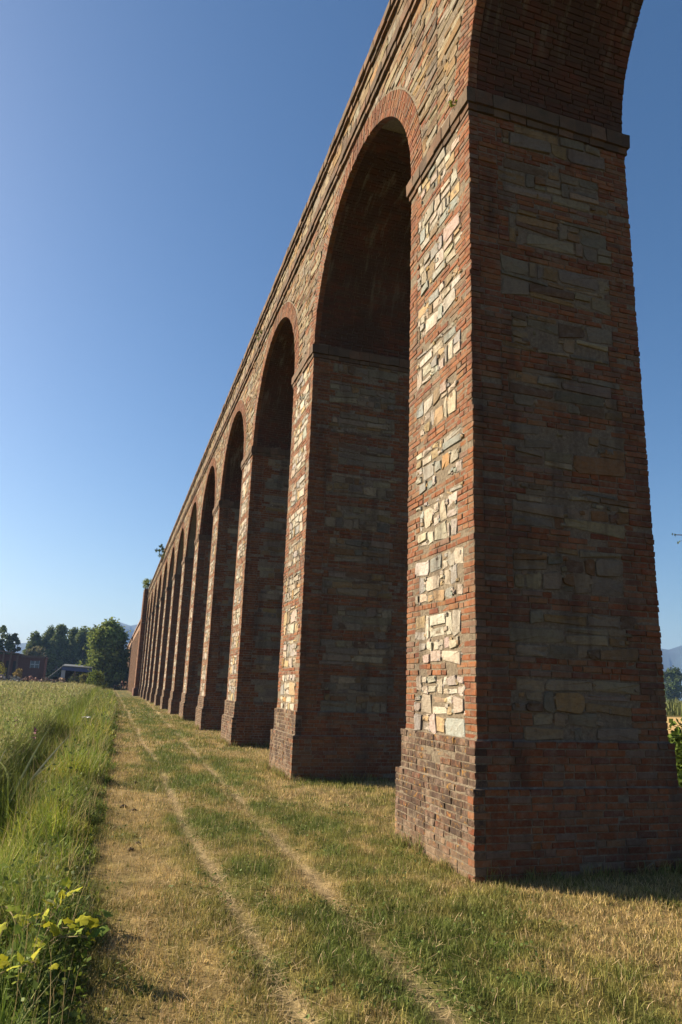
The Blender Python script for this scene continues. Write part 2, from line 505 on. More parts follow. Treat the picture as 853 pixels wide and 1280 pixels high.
def face_pieces(g, lit, width, origin, R, bricks, stones, first=9):
    """courses of one pier shaft face from Z_SHAFT to Z_IMP; appends brick and stone records"""
    stag = 0
    def course(j, a, b):
        z = Z_SHAFT + j * COURSE
        even = (j % 2 == 0)
        # corner bond: courses alternate which face runs to the corner
        c0 = 0.0 if (even == lit or lit) else 0.115
        c1 = 0.115 if (even != lit and lit) else 0.0
        lo = c0 + 0.004 if a <= 0 and c0 else a
        hi = width - c1 - 0.004 if b >= width and c1 else b
        for (s, e) in run_bricks(g, max(a, lo), min(b, hi), even):
            pr = g.normal(0, 0.004) - (g.uniform(.006, .02) if g.random() < .05 else 0)
            dz = g.normal(0, 0.0016) + 0.004 * math.sin(s * 2.6 + j * .7 + origin[1])
            bricks.append((frame_point(R, origin, s, -pr, z + 0.0055 + dz), R, (e - s, 0.115 + pr, COURSE - 0.011)))
    j = 0
    while j < 107:
        if j < first: npan = first
        else:
            nb = 2 if (lit and g.random() < .55) else 3        # brick bands of two or three courses
            for k in range(nb):
                if j < 107: course(j, 0, width)
                j += 1
            npan = min(10 - nb, 107 - j)
        if npan <= 0: break
        rows = []
        while sum(rows) < npan:
            rows.append(min(int(g.choice([2, 3, 4], p=[.35, .4, .25]) if lit else g.choice([1, 2, 3], p=[.22, .53, .25])), npan - sum(rows)))
        for h in rows:
            if lit: ql, qr = g.choice([0.25, 0.25, 0.31, 0.36]), g.choice([0.237, 0.237, 0.30, 0.36])
            else: ql, qr = g.choice([0.37, 0.49, 0.43, 0.60]), g.choice([0.30, 0.36, 0.43])
            for k in range(h):
                course(j + k, 0, ql); course(j + k, width - qr, width)
            z0 = Z_SHAFT + j * COURSE; H = h * COURSE
            for (a, b, p, q) in split_row(g, ql, width - qr, H, lit):
                gap = g.uniform(0.006, 0.013)
                if (b - a) < 0.06: continue
                for _ in range(g.choice([0, 1, 2, 3], p=[.2, .35, .3, .15]) if lit else g.choice([0, 1, 2], p=[.4, .4, .2])):      # small packing stones in the wide joint
                    fw, fh = g.uniform(.03, .085), g.uniform(.025, .055)
                    stones.append((frame_point(R, origin, min(max(a, g.uniform(a - fw * .5, b - fw * .5)), b - fw) if g.random() < .5 else b - fw * g.uniform(.2, .8), g.uniform(-.004, .006), z0 + g.uniform(p, max(p + .005, q - fh))), R, (fw, 0.1, fh), lit))
                if g.random() < 0.05: continue    # a hole filled with mortar
                if lit: gap = g.uniform(0.008, 0.018)
                sh = g.uniform(-.012, .012) if lit else g.uniform(-.006, .006)
                hh = max(.03, q - p - 2 * gap) * (g.uniform(.74, 1.06) if g.random() < .55 else 1.0)
                stones.append((frame_point(R, origin, a + gap, 0, z0 + p + gap + sh), R, (b - a - 2 * gap, 0.10, hh), lit))
            j += h

def plinth_pieces(g, lit, width, origin, R, z0, z1, bricks):
    n = int(round((z1 - z0) / COURSE)); ch = (z1 - z0) / n
    for j in range(n):
        even = j % 2 == 0
        c = 0.0 if even == lit else 0.119
        for (s, e) in run_bricks(g, 0.0 if lit else c, width - c if lit else width, even):
            pr = g.normal(0, 0.0028)
            bricks.append((frame_point(R, origin, s, -pr, z0 + j * ch + 0.004), R, (e - s, 0.115 + pr, ch - 0.009)))

# ------------------------------------------------------------------ the aqueduct
aqueduct = empty('aqueduct', (FX, 0, 0), 'long brick and rubble stone aqueduct of tall round arches beside the grass track', 'aqueduct')
AQ = Vector((FX, 0, 0))

def part(name, me, parent, mats, kind=None, loc=(0, 0, 0)):
    o = link(name, me, parent, mats, kind)
    o.location = loc
    return o

def shift_mesh(me, d):
    n = len(me.vertices); co = np.empty(n * 3, np.float32); me.vertices.foreach_get('co', co)
    co = co.reshape(-1, 3) + np.asarray(d, np.float32); me.vertices.foreach_set('co', co.ravel()); me.update()

def moulding(name, segs, parent, g, joint=0.006):
    """row of separate blocks; segs = list of (axis pts): each block a box (x0,x1,y0,y1,z0,z1) with jitter"""
    V = []; L = []; S = []; T = []
    F = [(0, 3, 2, 1), (4, 5, 6, 7), (0, 1, 5, 4), (1, 2, 6, 5), (2, 3, 7, 6), (3, 0, 4, 7)]
    cols = np.array([(.27, .15, .09), (.22, .14, .09), (.32, .19, .12), (.18, .12, .085), (.26, .18, .12)]) * 0.48
    for (x0, x1, y0, y1, z0, z1) in segs:
        b = len(V)
        v = np.array([(x0, y0, z0), (x1, y0, z0), (x1, y1, z0), (x0, y1, z0), (x0, y0, z1), (x1, y0, z1), (x1, y1, z1), (x0, y1, z1)])
        v = v + g.normal(0, 0.004, (8, 3)) + np.array([g.normal(0, 0.004), 0, g.normal(0, 0.003)])
        V += list(v); T += [cols[g.integers(5)] * g.uniform(0.8, 1.2)] * 8
        for f in F: L += [b + i for i in f]; S.append(4)
    return mesh_np(name, np.array(V), L, S, np.array(T))

N_PIER = 13
brick_candidates = []   # (projected area, pier index, record, tint)
stone_candidates = []
piers = {}

def proj_size(P, R, dims):
    """rough picture area of a piece's front face, seen from the camera"""
    c = np.asarray(P) + R[:, 0] * dims[0] / 2 + np.array([0, 0, dims[2] / 2]) - np.array([0, 0, EYE])
    k = AX @ c
    if k[2] < 0.5: return 0
    u, v = k[0] / k[2], k[1] / k[2]
    if abs(u) > 0.483 or abs(v) > 0.7246: return 0
    nrm = -R[:, 1]
    cosv = -np.dot(nrm, c) / np.linalg.norm(c)
    return dims[0] * dims[2] * max(cosv, 0) / (c @ c)

pier_data = []
for i in range(-1, N_PIER):
    g = np.random.default_rng(1000 + i)
    y0 = Y_FIRST + i * PITCH; y1 = y0 + PIER_W
    shaft_b, plinth_b, shaft_s = [], [], []
    first = 9 if i <= 0 else int(g.integers(6, 11))
    face_pieces(g, True, PIER_W, np.array([FX, y1, 0.0]), R_LIT, shaft_b, shaft_s, first)
    face_pieces(g, False, FXB - FX, np.array([FX, y0, 0.0]), R_SHADE, shaft_b, shaft_s, first)
    for (o, za, zb) in ((0.085, -0.08, Z_LOW), (0.04, Z_LOW, Z_SHAFT)):
        plinth_pieces(g, True, PIER_W + 2 * o, np.array([FX - o, y1 + o, 0.0]), R_LIT, za, zb, plinth_b)
        plinth_pieces(g, False, FXB - FX + 2 * o, np.array([FX - o, y0 - o, 0.0]), R_SHADE, za, zb, shaft_b)
    tb = pick(g, BRICK_COL, BRICK_W, len(shaft_b))
    tp = pick(g, PLINTH_COL, PLINTH_W, len(plinth_b))
    ts = np.array([pick(g, LIT_STONE, LIT_W, 1)[0] if s[3] else pick(g, SHADE_STONE, SHADE_W, 1)[0] for s in shaft_s])
    pier_data.append((i, y0, y1, shaft_b, tb, plinth_b, tp, shaft_s, ts))
    if 0 <= i <= 2:
        for k, (P, R, d) in enumerate(shaft_b): brick_candidates.append((proj_size(P, R, d), i, 's', k))
        for k, (P, R, d) in enumerate(plinth_b): brick_candidates.append((proj_size(P, R, d), i, 'p', k))
        for k, (P, R, d, lt) in enumerate(shaft_s): stone_candidates.append((proj_size(P, R, d), i, k))
brick_candidates.sort(reverse=True); stone_candidates.sort(reverse=True)
single_b = set(c[1:] for c in brick_candidates[:296])
single_s = set(c[1:] for c in stone_candidates[:296])

# sixteen shared brick shapes for each of the two surfaces
def brick_variants(cols, w, mat, seed):
    out = []
    g = np.random.default_rng(seed)
    for k in range(16):
        # built at true size, stored per unit length so that an object's scale gives the size
        me = bricks_mesh('brick', [(0, 0, 0)], [np.eye(3)], [(0.23, 0.118, 0.055)], pick(g, cols, w, 1), seed + k)
        co = np.empty(36, np.float32); me.vertices.foreach_get('co', co)
        co = co.reshape(-1, 3) / np.array([0.23, 0.118, 0.055], np.float32)
        me.vertices.foreach_set('co', co.ravel()); me.update(); me.materials.append(mat)
        out.append(me)
    return out
VAR_S = brick_variants(BRICK_COL, BRICK_W, M_BRICK, 50)
VAR_P = brick_variants(PLINTH_COL, PLINTH_W, M_PLINTH, 90)

for (i, y0, y1, sb, tb, pb, tp, ss, ts) in pier_data:
    g = np.random.default_rng(3000 + i)
    yc = (y0 + y1) / 2
    ORI = np.array([FX, yc, 0.0])
    mb = MB()
    e = 0.006
    mb.box(FX + e, FXB - e, y0 + 0.009, y1 - e, -0.3, Z_SPR + 0.05)
    o = 0.04; mb.box(FX - o + e, FXB + o - e, y0 - o + e, y1 + o - e, -0.3, Z_SHAFT - 0.03)
    mb.frustum((FX - o + e, FXB + o - e, y0 - o + e, y1 + o - e), (FX + e / 2, FXB - e / 2, y0 + e / 2, y1 - e / 2), Z_SHAFT - 0.03, Z_SHAFT + 0.012)
    o2 = 0.085; mb.box(FX - o2 + e, FXB + o2 - e, y0 - o2 + e, y1 + o2 - e, -0.3, Z_LOW - 0.03)
    mb.frustum((FX - o2 + e, FXB + o2 - e, y0 - o2 + e, y1 + o2 - e), (FX - o + e / 2, FXB + o - e / 2, y0 - o + e / 2, y1 + o - e / 2), Z_LOW - 0.03, Z_LOW + 0.012)
    me = bpy.data.meshes.new('pier')
    me.from_pydata([(x - FX, y - yc, z) for x, y, z in mb.v], [], mb.f); me.update()
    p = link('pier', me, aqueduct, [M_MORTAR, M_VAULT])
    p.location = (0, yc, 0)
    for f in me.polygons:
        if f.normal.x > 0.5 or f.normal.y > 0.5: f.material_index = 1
    piers[i] = p
    keep_b = [k for k in range(len(sb)) if (i, 's', k) not in single_b]
    keep_p = [k for k in range(len(pb)) if (i, 'p', k) not in single_b]
    keep_s = [k for k in range(len(ss)) if (i, k) not in single_s]
    bm = bricks_mesh('brickwork', [np.array(sb[k][0]) - ORI for k in keep_b], [sb[k][1] for k in keep_b], [sb[k][2] for k in keep_b], tb[keep_b], i + 5)
    part('brickwork', bm, p, M_BRICK, 'stuff')
    bm = bricks_mesh('plinth_brickwork', [np.array(pb[k][0]) - ORI for k in keep_p], [pb[k][1] for k in keep_p], [pb[k][2] for k in keep_p], tp[keep_p], i + 55, 0.0035)
    part('plinth_brickwork', bm, p, M_PLINTH, 'stuff')
    D = np.array([s[2] for s in ss]); O = np.array([s[0] for s in ss]) - ORI; R = np.array([s[1] for s in ss])
    V = stone_arrays(O, R, D, i + 500)
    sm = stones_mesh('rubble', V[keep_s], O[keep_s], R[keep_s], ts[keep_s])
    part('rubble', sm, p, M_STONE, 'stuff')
    for k in range(len(sb)):
        if (i, 's', k) in single_b:
            P, Rk, d = sb[k]
            ob = link('brick', VAR_S[g.integers(16)], p)
            M4 = Matrix.Identity(4)
            for r in range(3):
                for c in range(3): M4[r][c] = Rk[r][c] * (d[0], d[1], d[2])[c]
            M4.translation = Vector(np.array(P) - ORI); ob.matrix_local = M4
    for k in range(len(pb)):
        if (i, 'p', k) in single_b:
            P, Rk, d = pb[k]
            ob = link('brick', VAR_P[g.integers(16)], p)
            M4 = Matrix.Identity(4)
            for r in range(3):
                for c in range(3): M4[r][c] = Rk[r][c] * (d[0], d[1], d[2])[c]
            M4.translation = Vector(np.array(P) - ORI); ob.matrix_local = M4
    for k in range(len(ss)):
        if (i, k) in single_s:
            ctr = O[k]
            s1 = stones_mesh('stone', V[k:k + 1], np.zeros((1, 3)), R[k:k + 1], ts[k:k + 1])
            ob = link('stone', s1, p, M_STONE); ob.location = ctr
    # impost: two courses of moulded brick round the pier
    segs = []
    for (pr, za, zb) in ((0.022, Z_IMP, Z_IMP + 0.085), (0.05, Z_IMP + 0.087, Z_SPR - 0.002)):
        ya, yb, xa, xb = y0 - pr, y1 + pr, FX - pr, FXB + pr
        n = 8
        for k in range(n):
            segs.append((xa - FX, xa + 0.12 - FX, ya + (yb - ya) * k / n + 0.002 - yc, ya + (yb - ya) * (k + 1) / n - 0.002 - yc, za, zb))
            segs.append((xb - 0.12 - FX, xb - FX, ya + (yb - ya) * k / n + 0.002 - yc, ya + (yb - ya) * (k + 1) / n - 0.002 - yc, za, zb))
        n = 9
        for k in range(n):
            a, b = xa + 0.122 + (xb - xa - 0.244) * k / n, xa + 0.122 + (xb - xa - 0.244) * (k + 1) / n
            segs.append((a + 0.002 - FX, b - 0.002 - FX, ya - yc, ya + 0.12 - yc, za, zb))
            segs.append((a + 0.002 - FX, b - 0.002 - FX, yb - 0.12 - yc, yb - yc, za, zb))
    part('impost', moulding('impost', segs, p, g), p, M_MOULD)

# arches: vault lining, ring of brick and rubble spandrel between two pier centres
NA = 40
for i in range(-1, N_PIER - 1):
    g = np.random.default_rng(7000 + i)
    ya = Y_FIRST + i * PITCH + PIER_W / 2; yb = ya + PITCH; yc = (ya + yb) / 2
    e = 0.006
    Ra = R_ARCH + 0.018
    prof = [(ya, Z_SPR), (yc - Ra, Z_SPR)]
    prof += [(yc - Ra * math.cos(math.pi * k / NA), Z_SPR + Ra * math.sin(math.pi * k / NA)) for k in range(1, NA)]
    prof += [(yc + Ra, Z_SPR), (yb, Z_SPR)]
    tops = [(y if 0 < q < len(prof) - 1 else y, Z_COP0) for q, (y, z) in enumerate(prof)]
    n = len(prof); v = []; f = []; mi = []
    for x in (e, FXB - FX - e):
        v += [(x, y - yc, z) for y, z in prof] + [(x, y - yc, z) for y, z in tops]
    for q in range(n - 1):
        f.append((q, n + q, n + q + 1, q + 1)); mi.append(0)                       # front
        b = 2 * n
        f.append((b + q, b + q + 1, b + n + q + 1, b + n + q)); mi.append(1)       # back
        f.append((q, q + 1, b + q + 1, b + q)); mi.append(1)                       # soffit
        f.append((n + q, b + n + q, b + n + q + 1, n + q + 1)); mi.append(0)       # top
    me = bpy.data.meshes.new('arch_wall'); me.from_pydata(v, [], f); me.update()
    for k, pl in enumerate(me.polygons): pl.material_index = mi[k]
    w = link('arch_wall', me, aqueduct, [M_MORTAR, M_VAULT]); w.location = (0, yc, 0)
    # ring voussoirs on the path side
    nv = 122; O = []; RR = []; DD = []
    for k in range(nv):
        t0 = math.pi * k / nv; t = math.pi * (k + 0.5) / nv
        rad = np.array([0, -math.cos(t), math.sin(t)]); tan = np.array([0, math.sin(t), math.cos(t)])
        wd = math.pi * R_ARCH / nv - 0.010
        spl = 0.24 if k % 2 else 0.12
        for (ra, rb) in ((0.0, spl - 0.005), (spl + 0.005, RING)):
            pr = g.normal(0.004, 0.003)
            # columns: u = radial outward, inward = +X, up = along the curve
            Rm = np.stack([rad, np.array([1.0, 0, 0]), -tan], 1)
            if np.linalg.det(Rm) < 0: Rm = np.stack([rad, np.array([1.0, 0, 0]), tan], 1); off = -wd / 2
            else: off = wd / 2
            base = np.array([0, 0, Z_SPR]) + rad * (R_ARCH + ra) + tan * (off if Rm[:, 2] @ tan < 0 else -wd / 2)
            O.append(base + np.array([-pr, 0, 0])); RR.append(Rm); DD.append((rb - ra, 0.115, wd))
    me = bricks_mesh('ring_brickwork', O, RR, DD, pick(g, BRICK_COL, [.2, .2, .16, .1, .14, .06, .08, .06], len(O)), i + 900, 0.002)
    part('ring_brickwork', me, w, M_BRICK, 'stuff')
    # soffit bricks on the half that faces the camera
    if i <= 3:
        O = []; RR = []; DD = []
        for k in range(0, 75):
            t = math.pi - math.pi * (k + 0.5) / nv
            rad = np.array([0, -math.cos(t), math.sin(t)]); tan = np.array([0, -math.sin(t), -math.cos(t)])
            wd = math.pi * R_ARCH / nv - 0.006
            Rm = np.stack([np.array([1.0, 0, 0]), rad, tan], 1)
            if np.linalg.det(Rm) < 0: Rm[:, 2] *= -1
            for (s, q) in run_bricks(g, 0.119, FXB - FX - 0.004, k % 2 == 0):
                pr = g.normal(0, 0.0035)
                O.append(np.array([s, 0, Z_SPR]) + rad * (R_ARCH - pr) - Rm[:, 2] * wd / 2); RR.append(Rm); DD.append((q - s, 0.06, wd))
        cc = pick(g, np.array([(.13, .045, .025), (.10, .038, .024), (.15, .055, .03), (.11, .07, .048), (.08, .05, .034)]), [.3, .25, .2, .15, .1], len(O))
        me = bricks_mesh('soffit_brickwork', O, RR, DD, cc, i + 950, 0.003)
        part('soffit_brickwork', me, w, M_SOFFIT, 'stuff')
    # spandrel and frieze stones
    O = []; DD = []; TT = []; BO = []; BD = []
    z = Z_SPR + 0.01
    while z < Z_STR0 - 0.03:
        brickrow = g.random() < 0.16
        h = COURSE if brickrow else g.uniform(0.055, 0.15)
        h = min(h, Z_STR0 - z)
        zm = z + h / 2 - Z_SPR
        rr = R_ARCH + RING + 0.012
        lim = 0.0
        dz0 = max(0.0, z - Z_SPR)
        lim = math.sqrt(max(0, rr * rr - dz0 * dz0)) if dz0 < rr else 0.0
        for (s, q) in ((-PITCH / 2, -lim), (lim, PITCH / 2)):
            u = s
            while u < q - 0.05:
                L = g.uniform(0.16, 0.26) if brickrow else g.uniform(0.14, 0.52)
                if q - (u + L) < 0.10: L = q - u
                gp = 0.006
                if brickrow or g.random() < 0.05:
                    BO.append((0 - g.normal(0, 0.004), u + L - gp, z + 0.005)); BD.append((L - 2 * gp, 0.1, h - 0.010))
                elif g.random() > 0.05:
                    O.append((0.0, u + L - gp, z + gp)); DD.append((L - 2 * gp, 0.1, h - 2 * gp))
                u += L
        z += h
    z = Z_STR1 + 0.01
    while z < Z_COP0 - 0.03:
        h = g.uniform(0.09, 0.2); h = min(h, Z_COP0 - z)
        u = -PITCH / 2
        while u < PITCH / 2 - 0.05:
            L = g.uniform(0.16, 0.55)
            if PITCH / 2 - (u + L) < 0.1: L = PITCH / 2 - u
            gp = 0.007
            if g.random() > 0.06: O.append((0.0, u + L - gp, z + gp)); DD.append((L - 2 * gp, 0.1, h - 2 * gp))
            u += L
        z += h
    O = np.array(O); DD = np.array(DD); R = np.repeat(R_LIT[None], len(O), 0)
    V = stone_arrays(O, R, DD, i + 1500, 1.25)
    me = stones_mesh('spandrel_rubble', V, O, R, pick(g, SPAN_STONE, SPAN_W, len(O)))
    part('spandrel_rubble', me, w, M_STONE, 'stuff')
    me = bricks_mesh('spandrel_brickwork', np.array(BO), np.repeat(R_LIT[None], len(BO), 0), np.array(BD), pick(g, BRICK_COL, BRICK_W, len(BO)), i + 1700, 0.004)
    part('spandrel_brickwork', me, w, M_BRICK, 'stuff')

# string course and coping along the whole wall
g = np.random.default_rng(99)
Y_A, Y_B = Y_FIRST - PITCH + PIER_W / 2, Y_FIRST + (N_PIER - 1) * PITCH + PIER_W / 2
def long_row(za, zb, pr, L):
    out = []; y = Y_A
    while y < Y_B:
        l = L * g.uniform(0.85, 1.15)
        out.append((-pr, 0.10, y + 0.003, min(y + l, Y_B) - 0.003, za, zb))
        out.append((FXB - FX - 0.10, FXB - FX + pr, y + 0.003, min(y + l, Y_B) - 0.003, za, zb))
        y += l
    return out
part('string_course', moulding('string_course', long_row(Z_STR0, Z_STR0 + 0.10, 0.05, 0.27) + long_row(Z_STR0 + 0.102, Z_STR1, 0.085, 0.27), aqueduct, g), aqueduct, M_MOULD)
cop = long_row(Z_COP0, Z_COP0 + 0.075, 0.055, 0.26) + long_row(Z_COP0 + 0.077, Z_TOP, 0.10, 0.26)
y = Y_A
while y < Y_B:
    l = 0.5 * g.uniform(0.9, 1.1); cop.append((0.102, FXB - FX - 0.102, y + 0.003, min(y + l, Y_B) - 0.003, Z_COP0 + 0.01, Z_TOP)); y += l
part('coping', moulding('coping', cop, aqueduct, g), aqueduct, M_MOULD)

# the tall buttress tower at the end of this stretch, and the lower stretch beyond it
g = np.random.default_rng(321)
def masonry_box(x0, x1, y0, y1, z0, z1, name, parent, dense=True):
    """core box with laid bricks on the path side and the camera side"""
    mb = MB(); mb.box(x0 + .012 - FX, x1 - FX, y0 + .012, y1, z0, z1 - 0.01)
    o = mb.build(name, M_MORTAR, parent)
    O = []; R = []; D = []
    n = int((z1 - z0) / 0.13)
    for j in range(n):
        z = z0 + (z1 - z0) * j / n; h = (z1 - z0) / n - 0.014
        u = 0.0
        while u < y1 - y0 - 0.1:
            L = min(g.uniform(0.3, 0.55), y1 - y0 - u); O.append((x0 - FX - g.normal(0, .006), y1 - u, z)); R.append(R_LIT); D.append((L - .014, .1, h)); u += L
        u = 0.0
        while u < x1 - x0 - 0.1:
            L = min(g.uniform(0.3, 0.55), x1 - x0 - u); O.append((x0 - FX + u, y0 - g.normal(0, .006), z)); R.append(R_SHADE); D.append((L - .014, .1, h)); u += L
    me = bricks_mesh('brickwork', O, R, D, pick(g, BRICK_COL * 0.85, BRICK_W, len(O)), 77, 0.006)
    part('brickwork', me, o, M_BRICK, 'stuff')
    return o
TY0, TY1 = Y_B + 0.01, Y_B + 4.2
tower = masonry_box(2.78, 6.0, TY0, TY1, -0.2, 12.62, 'buttress_tower', aqueduct)
mbp = MB(); mbp.frustum((2.66 - FX, 6.1 - FX, TY0 - 0.1, TY1 + .1), (2.775 - FX, 6.0 - FX, TY0 - .01, TY1), 0.8, 0.95); mbp.box(2.66 - FX, 6.1 - FX, TY0 - 0.1, TY1 + .1, -0.2, 0.8)
mbp.build('tower_plinth', M_VAULT, tower)
# low stretch: solid wall with pilasters, an opening just past the tower
fy = TY1 + 3.2
low_mat = flat_mat('far_masonry', (0.19, 0.115, 0.072), 0.95, 2.2, 0.45)
mb = MB(); mb.box(3.33 - FX, 5.4 - FX, fy, 235, -0.2, 10.1); mb.box(3.33 - FX, 5.4 - FX, TY1, fy, 8.3, 10.1)
lowwall = mb.build('low_wall', low_mat, aqueduct)
y = fy
while y < 234:
    mb = MB(); mb.box(3.20 - FX, 3.325 - FX, y, y + 1.5, -0.2, 8.9); mb.build('pilaster', low_mat, lowwall); y += 5.2
mb = MB(); mb.box(3.15 - FX, 5.5 - FX, TY1 + 0.01, 235, 10.105, 10.35); mb.build('low_coping', low_mat, lowwall)
mb = MB(); mb.box(3.22 - FX, 3.325 - FX, TY1 + 0.01, 235, 9.0, 9.2); mb.build('low_string_course', low_mat, lowwall)

# ------------------------------------------------------------------ ground
def ditch(x, y):
    d = np.zeros_like(x)
    c = -1.22 - 0.004 * y + 0.18 * (fbm(y * 0.2, y * 0 + 3.3, 5) - .5)
    return -0.7 * np.exp(-((x - c) / 0.30) ** 2)

def ground_z(x, y):
    near = np.clip(1 - y / 60, 0, 1)
    z = 0.05 * (fbm(x * 0.5, y * 0.35, 11) - 0.5) + 0.025 * (fbm(x * 3, y * 3, 12) - 0.5) * near
    t1 = 1.05 + 0.04 * np.sin(y * 0.5); t2 = 1.80 + 0.022 * (y - 4)
    z = z - 0.028 * np.exp(-((x - t1) / 0.10) ** 2) - 0.028 * np.exp(-((x - t2) / 0.10) ** 2)
    return z + ditch(x, y) * np.clip((140 - y) / 40, 0, 1)

def green_zone(x, y):
    x0_ = x
    n = fbm(x * 1.7, y * 0.8, 21, 4); n2 = fbm(x * 5.5, y * 4.0, 31, 3)
    g_ = 0.34 + 1.9 * (n - 0.5) + 1.3 * (n2 - 0.5)
    x = x + 0.22 * (fbm(x * 2.5, y * 1.3, 35, 3) - .5)
    def band(a, b, s=0.12): return 1 / (1 + np.exp(-(x - a) / s)) * 1 / (1 + np.exp((x - b) / s))
    g_ = g_ + 0.42 * band(1.15, 1.72) + 0.30 * band(1.98, 2.55, 0.12) + 0.25 * band(0.74, 0.98) * (0.4 + n) - 0.15 * band(0.05, 0.66, 0.12) - 0.12 * band(2.8, 6)
    g_ = g_ + 0.16 * np.clip((y - 12) / 25, 0, 1)
    g_ = g_ + 0.6 / (1 + np.exp((x - 0.02) / 0.06))
    t1 = 1.05 + 0.04 * np.sin(y * 0.5); t2 = 1.80 + 0.022 * (y - 4)
    x = x0_ + .05 * (fbm(x0_ * 0 + 2.2, y * .8, 36, 2) - .5)
    w = 0.030 + 0.04 * fbm(x * 0 + 1.7, y * 1.3, 41)
    tr = np.exp(-((x - t1) / w) ** 2) * np.clip(fbm(x * 2, y * 1.1, 42) * 3.6 - .95, 0, 1) + np.exp(-((x - t2) / (w * 1.25)) ** 2) * np.clip(fbm(x * 2, y * 1.1, 43) * 3.6 - 1.0, 0, 1)
    return np.clip(g_, 0, 1), np.clip(tr, 0, 1)

DRY = np.array([.325, .238, .10]); GREEN = np.array([.095, .12, .026]); STRAW = np.array([.50, .38, .215]); OLIVE = np.array([.205, .175, .052])
def lawn_tint(x, y):
    g_, tr = green_zone(x, y)
    c = DRY + (OLIVE - DRY) * np.clip(g_ * 2, 0, 1)[:, None]
    c = c + (GREEN - OLIVE) * np.clip(g_ * 2 - 1, 0, 1)[:, None]
    c = c + (STRAW - c) * tr[:, None] * 0.7
    m_ = fbm(x * 9, y * 7, 51, 3)
    c = c * np.clip(0.62 + 1.25 * m_, .55, 1.6)[:, None]
    return c, g_, tr

xs = np.unique(np.concatenate([np.linspace(-3000, -60, 14), np.linspace(-60, -4, 40), np.linspace(-4, 6, 130), np.linspace(6, 60, 45), np.linspace(60, 3000, 14)]))
ys = np.unique(np.concatenate([np.linspace(-120, -2, 12), np.linspace(-2, 25, 200), np.linspace(25, 160, 140), np.linspace(160, 3600, 24)]))
gx, gy = np.meshgrid(xs, ys)
px, py = gx.ravel(), gy.ravel()
pz = ground_z(px, py) * ((np.abs(px) < 400) & (py < 500))
tc, gz, tr = lawn_tint(px, py)
tc = tc * 0.5 * np.clip(.5 + fbm(px * 6, py * 5, 52, 3), .5, 1.3)[:, None]
soil = np.array([.085, .062, .036])
dd = np.clip(-ditch(px, py) * 2, 0, 1) * (py < 140)
tc = tc + (soil - tc) * (dd * 0.8)[:, None]
tan_f = ((px > 20) & (py > 29) & (py < 58)).astype(float); tc = tc + (np.array([.46, .31, .13]) - tc) * tan_f[:, None]
far = (py > 170) | (px < -3) | (px > 60); tc[far] = np.array([.13, .125, .045]) * (0.8 + 0.4 * fbm(px[far] * .05, py[far] * .05, 8))[:, None]
nx, ny = len(xs), len(ys)
q = (np.arange(ny - 1)[:, None] * nx + np.arange(nx - 1)[None]).ravel()
loops = np.stack([q, q + 1, q + nx + 1, q + nx], 1).ravel()
me = mesh_np('ground', np.stack([px, py, pz], 1), loops, np.full(len(q), 4), tc, True)
tag(link('ground', me, None, M_GROUND), kind='structure')

# ------------------------------------------------------------------ blades
def blades(x, y, h, w, tint, lean=0.5, bend=0.5, seed=0, z=None, two=True, dark=0.72):
    g = np.random.default_rng(seed)
    n = len(x)
    if z is None: z = ground_z(x, y)
    yaw = g.uniform(0, 2 * np.pi, n); la = g.uniform(0, 2 * np.pi, n)
    l1 = np.abs(g.normal(0, lean, n)); l1 = np.minimum(l1, 1.3)
    d = np.stack([np.cos(la) * np.sin(l1), np.sin(la) * np.sin(l1), np.cos(l1)], 1)
    l2 = np.minimum(l1 + np.abs(g.normal(0, bend, n)), 1.9)
    d2 = np.stack([np.cos(la) * np.sin(l2), np.sin(la) * np.sin(l2), np.cos(l2)], 1)
    s = np.stack([np.cos(yaw), np.sin(yaw), np.zeros(n)], 1)
    b = np.stack([x, y, z - 0.01], 1)
    hw = (w / 2)[:, None]
    if two:
        mid = b + d * (h * 0.55)[:, None]; tip = mid + d2 * (h * 0.5)[:, None]
        V = np.stack([b - s * hw, b + s * hw, mid + s * hw * .8, mid - s * hw * .8, tip], 1)
        k = np.arange(n)[:, None] * 5
        L = np.concatenate([k + np.array([[0, 1, 2, 3]]), k + np.array([[3, 2, 4]])], 1)
        sz = np.tile([4, 3], n); m_ = 5
    else:
        tip = b + d * h[:, None]
        V = np.stack([b - s * hw, b + s * hw, tip], 1)
        L = np.arange(n * 3).reshape(n, 3); sz = np.full(n, 3); m_ = 3
    T = np.repeat(np.clip(tint, 0.005, .8), m_, axis=0)
    return V.reshape(-1, 3), L, sz, T

def leaf_quads(P, size, g, tint, up=0.3, aspect=0.6):
    n = len(P)
    nr = g.normal(0, 1, (n, 3)); nr[:, 2] += up; nr /= np.linalg.norm(nr, axis=1)[:, None]
    t = np.cross(nr, g.normal(0, 1, (n, 3))); t /= np.linalg.norm(t, axis=1)[:, None] + 1e-9
    b = np.cross(nr, t)
    s = (size * g.uniform(.6, 1.4, n))[:, None]
    V = np.stack([P - t * s, P + b * s * aspect, P + t * s, P - b * s * aspect], 1).reshape(-1, 3)
    return V, np.arange(n * 4), np.full(n, 4), np.repeat(np.clip(tint, .004, .6), 4, axis=0)


class Grass:
    def __init__(s): s.V = []; s.L = []; s.S = []; s.T = []; s.n = 0
    def add(s, V, L, S, T):
        s.V.append(V); s.L.append(L.ravel() + s.n); s.S.append(S); s.T.append(T); s.n += len(V)
    def build(s, name, mat=None, parent=None):
        me = mesh_np(name, np.concatenate(s.V), np.concatenate(s.L), np.concatenate(s.S), np.concatenate(s.T), False)
        return link(name, me, parent, mat or M_BLADE, 'stuff')

